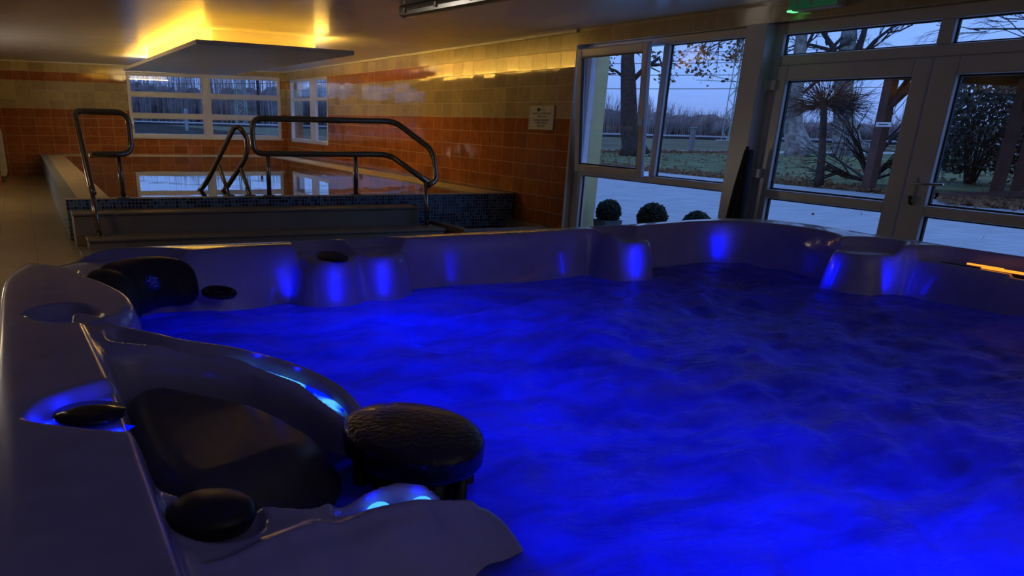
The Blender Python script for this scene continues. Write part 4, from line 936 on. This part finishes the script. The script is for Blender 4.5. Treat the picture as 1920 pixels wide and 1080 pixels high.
m3 = thing('telegraph_pole', 'dark slim pole beside the green mast beyond the pool window', 'pole', (36.1, 145.6, GZ)); b = MB(); b.tube([(0, 0, 0), (0, 0, 9.5)], [.28, .2], 8); b.build('shaft', M['twig'], m3)
b = MB(); b.tube([(-.9, 0, 8.4), (.9, 0, 8.4)], .09, 5); b.build('crossarm', M['twig'], m3)
for k, (off, z0, sag, lb) in enumerate(((-2.5, 6.2, .5, 'lowest overhead contact wire above the railway'), (-2.5, 7.6, .3, 'second overhead wire above the contact wire'), (-1, 9.3, .6, 'third overhead wire carried past the green mast'), (1.5, 10.6, .4, 'topmost overhead wire crossing the sky'))):
    w_ = thing('overhead_wire', lb, 'wire', tuple(T0 + tn * off), 'railway overhead wires'); b = MB(); L_ = (T1 - T0).length
    b.tube([td * (L_ * s / 40) + V((0, 0, z0 - sag * math.sin(PI * ((s % 10) / 10)))) for s in range(41)], .035, 4); b.build('cable', M['twig'], w_)
# fence beyond the pool window
for k, px_ in enumerate((16.1, 28.0)):
    f_ = thing('fence_post', ('pale' if k == 0 else 'second pale') + ' fence post behind the long pool window', 'post', (px_, 96., GZ)); b = MB(); b.box(-.14, .14, -.14, .14, 0, 2.1); b.build('shaft', principled('pale_concrete', (.35, .36, .36), .9), f_, .03)
# outside pier of yellow render beside the window, topiary balls in square pots
b = MB(); b.box(XR + WT, XR + WT + .45, 10.55, 10.95, GZ, 2.9); o = b.build('wall_pier', M['yellow_render']); o['kind'] = 'structure'
def topiary(x, y, lb, s=1.):
    t = thing('topiary', lb, 'potted plant', (x, y, GZ), 'box balls in square pots outside the window'); rg = random.Random(int(x * 100 + y * 10))
    b = MB(); w = .15 * s; h = .34
    b.add([(-w * .8, -w * .8, 0), (w * .8, -w * .8, 0), (w * .8, w * .8, 0), (-w * .8, w * .8, 0), (-w, -w, h), (w, -w, h), (w, w, h), (-w, w, h), (-w * .86, -w * .86, h), (w * .86, -w * .86, h), (w * .86, w * .86, h), (-w * .86, w * .86, h), (-w * .84, -w * .84, h - .04), (w * .84, -w * .84, h - .04), (w * .84, w * .84, h - .04), (-w * .84, w * .84, h - .04)],
          [(3, 2, 1, 0)] + [(i, (i + 1) % 4, 4 + (i + 1) % 4, 4 + i) for i in range(4)] + [(4 + i, 4 + (i + 1) % 4, 8 + (i + 1) % 4, 8 + i) for i in range(4)] + [(8 + i, 8 + (i + 1) % 4, 12 + (i + 1) % 4, 12 + i) for i in range(4)] + [(12, 13, 14, 15)])
    b.build('pot', noisy(principled('grey_pot', (.10, .10, .11), .7), 8, .15), t, .004)
    b = MB(); r = .165 * s; c = V((0, 0, h + r * .62)); pts = []
    n_ = 900
    for i in range(n_):
        zz = 1 - 2 * (i + .5) / n_; a = i * 2.399963; q = math.sqrt(1 - zz * zz); pts.append(c + V((q * math.cos(a), q * math.sin(a), zz)) * r * rg.uniform(.93, 1.03))
    leaves(b, pts, rg, 2, .022, .006); b.lathe([(r * .92 * math.sin(PI * i / 12) + .001, -r * .92 * math.cos(PI * i / 12)) for i in range(13)], tuple(c), 20)
    b.build('foliage', noisy(principled('box_leaves', (.016, .030, .014), .7), 40, .5), t)
topiary(7.42, 10.12, 'clipped box ball in a grey square pot against the yellow pier', .97); topiary(7.46, 9.22, 'clipped box ball in the middle of the three outside the window', 1.1); topiary(7.48, 8.40, 'clipped box ball mostly hidden behind the tub rim, beside the pillar')
# ------------------------------------------------------------------ light
w = D.worlds.new('dusk'); SC.world = w; w.use_nodes = True; nt = w.node_tree; nt.nodes.clear()
tc = N(nt, 'ShaderNodeTexCoord'); sp = N(nt, 'ShaderNodeSeparateXYZ'); nt.links.new(tc.outputs['Generated'], sp.inputs[0])
rp = N(nt, 'ShaderNodeValToRGB'); e = rp.color_ramp.elements
e[0].position = .0; e[0].color = (.16, .26, .62, 1); e[1].position = .6; e[1].color = (.20, .36, .85, 1)
q_ = e.new(.05); q_.color = (.20, .36, .86, 1)
cl = N(nt, 'ShaderNodeTexNoise'); cl.inputs['Scale'].default_value = 2.5; cl.inputs['Detail'].default_value = 5
nt.links.new(tc.outputs['Generated'], cl.inputs['Vector'])
mx = N(nt, 'ShaderNodeMix', data_type='RGBA'); mx.blend_type = 'MULTIPLY'; mx.inputs[0].default_value = .25
nt.links.new(sp.outputs['Z'], rp.inputs[0]); nt.links.new(rp.outputs[0], mx.inputs[6]); nt.links.new(cl.outputs['Fac'], mx.inputs[7])
bg = N(nt, 'ShaderNodeBackground'); bg.inputs['Strength'].default_value = 1.7; nt.links.new(mx.outputs[2], bg.inputs['Color'])
ow = N(nt, 'ShaderNodeOutputWorld'); nt.links.new(bg.outputs[0], ow.inputs[0])

def lamp(name, kind, loc, energy, color, size=.1, rot=None, **kw):
    l = D.lights.new(name, kind); l.energy = energy; l.color = color
    if kind == 'AREA': l.size = size
    else: l.shadow_soft_size = size
    for k, v in kw.items(): setattr(l, k, v)
    o = D.objects.new(name, l); COL.objects.link(o); o.location = loc
    if rot: o.rotation_euler = rot
    return o
BLUE = (.0, .004, 1.)
# coloured lamps in the tub, below the water
lamp('underwater_lamp', 'POINT', (.85, .36, .80), 4.7, BLUE, .08)
lamp('underwater_lamp', 'POINT', (.62, .50, .86), 1.1, BLUE, .06)
lamp('underwater_lamp', 'POINT', (.60, 1.05, .78), 2.3, BLUE, .08)
lamp('underwater_lamp', 'POINT', (.70, 1.60, .80), 3.5, BLUE, .08)
for p in ((.262, 1.128, 1.176), (.305, 1.082, 1.163), (.272, .700, 1.142), (.325, .707, 1.135)):
    lamp('arm_light', 'POINT', p, .005, (.0, .006, 1.), .003)
# little downlights under the lip at the drinks holders
for (x, y, e_, ph) in ((.615, 1.815, .028, 0), (.745, 1.850, .026, 0), (.525, 1.905, .014, 0), (1.515, 1.900, .045, 0), (1.99, 2.095, .03, .2), (1.905, 1.635, .04, 1.3), (2.02, 1.515, .03, .9), (.98, 1.968, .006, 0)):
    lamp('rim_light', 'AREA', (x, y, 1.135), e_, BLUE, .014, (PI / 2, 0, -ph), shape='RECTANGLE', size_y=.075)
for p in ((-.014, .880, 1.192), (.008, .920, 1.192), (.045, .930, 1.192), (.050, .832, 1.192)):
    lamp('recess_light', 'POINT', p, .016, (.0, .010, 1.), .0012)
# added fill lamps, out of view behind the camera and along the left
lamp('hall_fill', 'AREA', (2.2, -2.6, .9), 18, (.95, .95, 1.), 2.6, (PI, 0, 0))
lamp('passage_fill', 'AREA', (-1.7, 9.0, 2.5), 14, (1., .74, .42), .9, (0, 0, 0))
lamp('wall_fill', 'AREA', (-2.5, 16.6, .5), 58, (1., .88, .72), .7, (0, -math.radians(135), 0))  # added to brighten the ceiling panel from below
vs = SC.view_settings; SC.display_settings.display_device = 'sRGB'
vs.view_transform = 'Standard'; vs.look = 'None'; vs.exposure = 0; vs.gamma = 1; vs.use_curve_mapping = False
